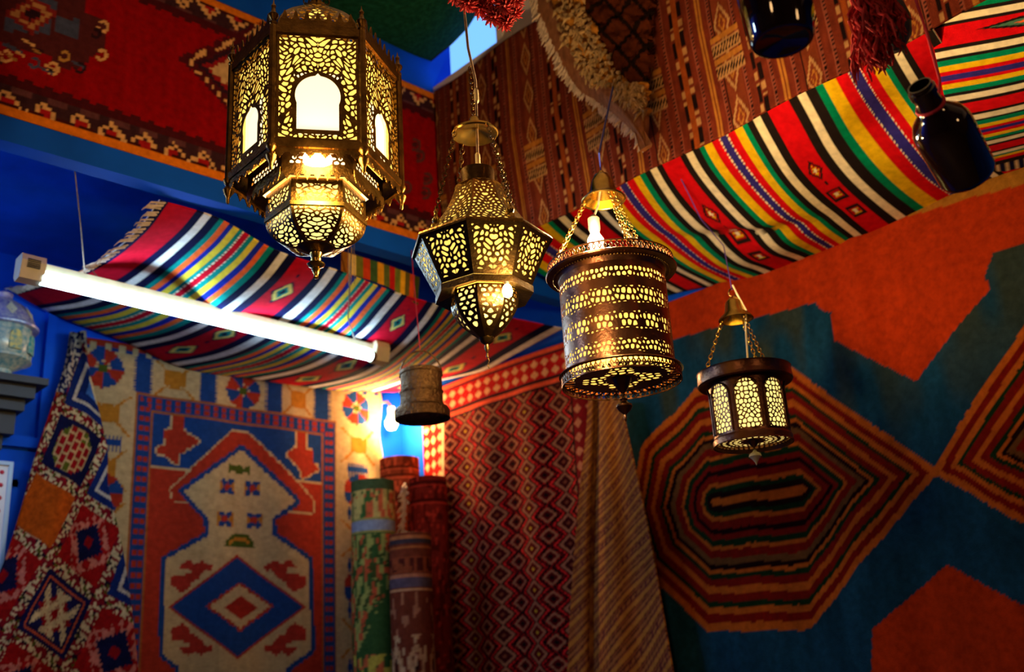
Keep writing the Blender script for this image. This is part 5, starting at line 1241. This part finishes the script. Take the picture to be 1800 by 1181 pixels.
def pom(mb, c, r, n, rnd):
    for k in range(n):
        z = 1-2*(k+0.5)/n; a = k*2.39996; s_ = math.sqrt(1-z*z); d = np.array([s_*math.cos(a), s_*math.sin(a), z]); L_ = r*rnd.uniform(0.75, 1.1)
        sd = np.cross(d, [0.3, 0.5, 0.8]); sd /= np.linalg.norm(sd)
        mb.tube([np.array(c)+d*r*0.15, np.array(c)+d*L_*0.7+sd*r*0.10, np.array(c)+d*L_+sd*r*0.30], [r*0.10, r*0.11, r*0.035], 5)
    return mb
rnd = random.Random(3)
g0 = atD((855, 0), 2.1); root = empty('wool_garland', g0, 'bright red ruffled wool garland hanging at the top beside the daylight gap', 'garland')
for (x, y, r_) in [(800, -8, 15), (822, 4, 18), (846, 14, 18), (868, 28, 18), (888, 38, 16), (904, 20, 15), (908, -2, 15), (884, 8, 18), (858, -6, 18), (836, -14, 16), (895, -22, 16)]:
    p = atD((x, y), 2.1+rnd.uniform(-.03, .03))-g0; pom(MB(), p, r_*2.1/1800*1.15, 70, rnd).build('wool_ruffle', M['yarn_red'], root, smooth=True)
MB().tube([(0, 0, 0.02), (0, 0, 4.22-g0[2])], 0.003, 6).build('hanging_string', M['cord_red'], root)
# red tassel with dark gourd
g1 = atD((1530, 45), 1.95); root = empty('tasselled_gourd', g1, 'dark round gourd with tangled red wool tassel beside the hanging bottle', 'ornament')
px1 = 1.95/1800
gb = atD((1560, 40), 1.97)-g1
MB().lathe([(0.0, -58*px1), (22*px1, -52*px1), (36*px1, -30*px1), (40*px1, 0), (34*px1, 28*px1), (18*px1, 52*px1), (8*px1, 75*px1), (6*px1, 110*px1)], 28, gb).build('gourd', M['black'], root, smooth=True)
for i, (x, y, L_) in enumerate([(1520, -10, 110), (1532, 0, 100), (1514, 40, 105), (1545, 20, 90), (1528, 60, 75), (1556, -5, 80), (1518, 15, 120), (1540, 45, 70), (1510, -25, 110), (1550, 35, 50)]):
    tm = MB()
    for k in range(34):
        p = atD((x+rnd.uniform(-13, 13), y+rnd.uniform(-22, 14)), 1.87+rnd.uniform(-.02, .02))-g1; pts_ = [p]
        for s_ in range(6): pts_.append(pts_[-1]+np.array([rnd.uniform(-.010, .010), rnd.uniform(-.010, .010), -L_*px1/6*rnd.uniform(.4, 1.2)]))
        tm.tube(pts_, [0.0026]*6+[0.0010], 5)
    tm.build('tassel', M['yarn_red'], root, smooth=True)
MB().tube([gb+np.array([0, 0, 0.10]), gb+np.array([0, 0, 4.22-g1[2]])], 0.003, 6).build('hanging_string', M['cord_red'], root)

# ================================================================== LEFT EDGE: shelf bracket, ceramic lantern, framed print
s0 = onY((-8, 668), 3.86)
root = empty('wall_shelf', (s0[0], 4.0, s0[2]-0.26), 'black stepped wooden wall bracket holding the ceramic lantern', 'shelf')
br = MB()
for k, (hw_, dp, z0, z1) in enumerate([(0.15, 0.25, 0.235, 0.26), (0.12, 0.21, 0.19, 0.235), (0.10, 0.17, 0.15, 0.19), (0.085, 0.13, 0.07, 0.15), (0.06, 0.09, 0.02, 0.07), (0.035, 0.06, -0.05, 0.02)]):
    MB().box((-hw_, -dp, z0), (hw_, -0.002, z1)).build('shelf_board' if k == 0 else 'bracket_step', M['black'], root)
M['ceramic'] = mat_plain('cream_glaze', (0.42, 0.40, 0.30), 0.25, var=0.5, vscale=60, dark=(0.10, 0.22, 0.24))
M['glaze_teal'] = mat_plain('teal_glaze', (0.03, 0.30, 0.26), 0.2, var=0.5, vscale=70, dark=(0.3, 0.4, 0.3))
M['glaze_yellow'] = mat_plain('yellow_glaze', (0.55, 0.42, 0.12), 0.2, var=0.4, vscale=70, dark=(0.15, 0.25, 0.2))
M['ceramic_roof'] = mat_plain('glazed_roof', (0.16, 0.13, 0.36), 0.25, var=0.6, vscale=90, dark=(0.45, 0.38, 0.42))
cl = empty('ceramic_lantern', (s0[0], 3.86, s0[2]), 'painted ceramic lantern with domed roof standing on the black bracket', 'lantern')
MB().lathe([(0.085, 0.0), (0.085, 0.008), (0.055, 0.02), (0.05, 0.035), (0.085, 0.055), (0.115, 0.07), (0.112, 0.08)], 24).build('foot', M['ceramic'], cl, smooth=True)
bo_ = MB().lathe([(0.095, 0.078), (0.105, 0.09), (0.112, 0.14), (0.105, 0.195)], 24).build('body', M['ceramic'], cl, smooth=True)
for k in range(8):
    a = 2*PI*k/8+0.2; pp = [(0.024*math.sin(0), 0)]
    ar = [(-0.022, 0.095), (0.022, 0.095), (0.022, 0.145)]+[(0.022*math.cos(x), 0.145+0.024*math.sin(x)) for x in np.linspace(0.3, PI-0.3, 6)]+[(-0.022, 0.145)]
    o = MB().prism(ar, -0.116, -0.108).build('arched_pane', M['glaze_teal'] if k % 2 else M['glaze_yellow'], bo_); o.rotation_euler = (0, 0, a)
rf_ = MB().lathe([(0.128, 0.193), (0.130, 0.20), (0.118, 0.212), (0.105, 0.245), (0.075, 0.285), (0.035, 0.31), (0.028, 0.318), (0.030, 0.335), (0.020, 0.342), (0.002, 0.35)], 28).build('domed_roof', M['ceramic_roof'], cl, smooth=True)
for k in range(8):
    a = 2*PI*k/8; o = MB().add([(0, -0.1165, 0.222), (0.02, -0.104, 0.25), (0, -0.086, 0.280), (-0.02, -0.104, 0.25)], [(0, 1, 2, 3)]).build('roof_diamond', M['ivory'], rf_); o.rotation_euler = (0, 0, a)
# framed print
f0, f1 = onY((24, 812), 3.925), onY((20, 1012), 3.925)
root = empty('framed_print', (f0[0]-0.14, 3.95, f1[2]), 'white framed panel with small red flowers hung on the blue door', 'picture')
Wf, Hf = 0.28, f0[2]-f1[2]; M['frame_blue'] = mat_plain('pale_blue_frame', (0.35, 0.5, 0.7), 0.5); M['print'] = mat_plain('white_print', (0.72, 0.70, 0.74), 0.6, var=0.1)
MB().box((-Wf/2, -0.02, 0), (Wf/2, 0.0, Hf)).build('backing', M['print'], root)
MB().box((-Wf/2, -0.028, 0), (-Wf/2+0.014, 0.0, Hf)).box((Wf/2-0.014, -0.028, 0), (Wf/2, 0.0, Hf)).box((-Wf/2+0.014, -0.028, 0), (Wf/2-0.014, 0, 0.014)).box((-Wf/2+0.014, -0.028, Hf-0.014), (Wf/2-0.014, 0, Hf)).build('frame', M['frame_blue'], root)
for i_ in range(6):
    for j_ in range(8):
        x = -Wf/2+0.035+i_*0.042; z = 0.04+j_*(Hf-0.08)/7
        MB().lathe([(0.009, 0), (0.004, 0.003)], 6, (0, 0, 0)).build('red_flower', M['cord_red'], root).matrix_local = Matrix.Translation((x, -0.0205, z)) @ Matrix.Rotation(PI/2, 4, 'X')
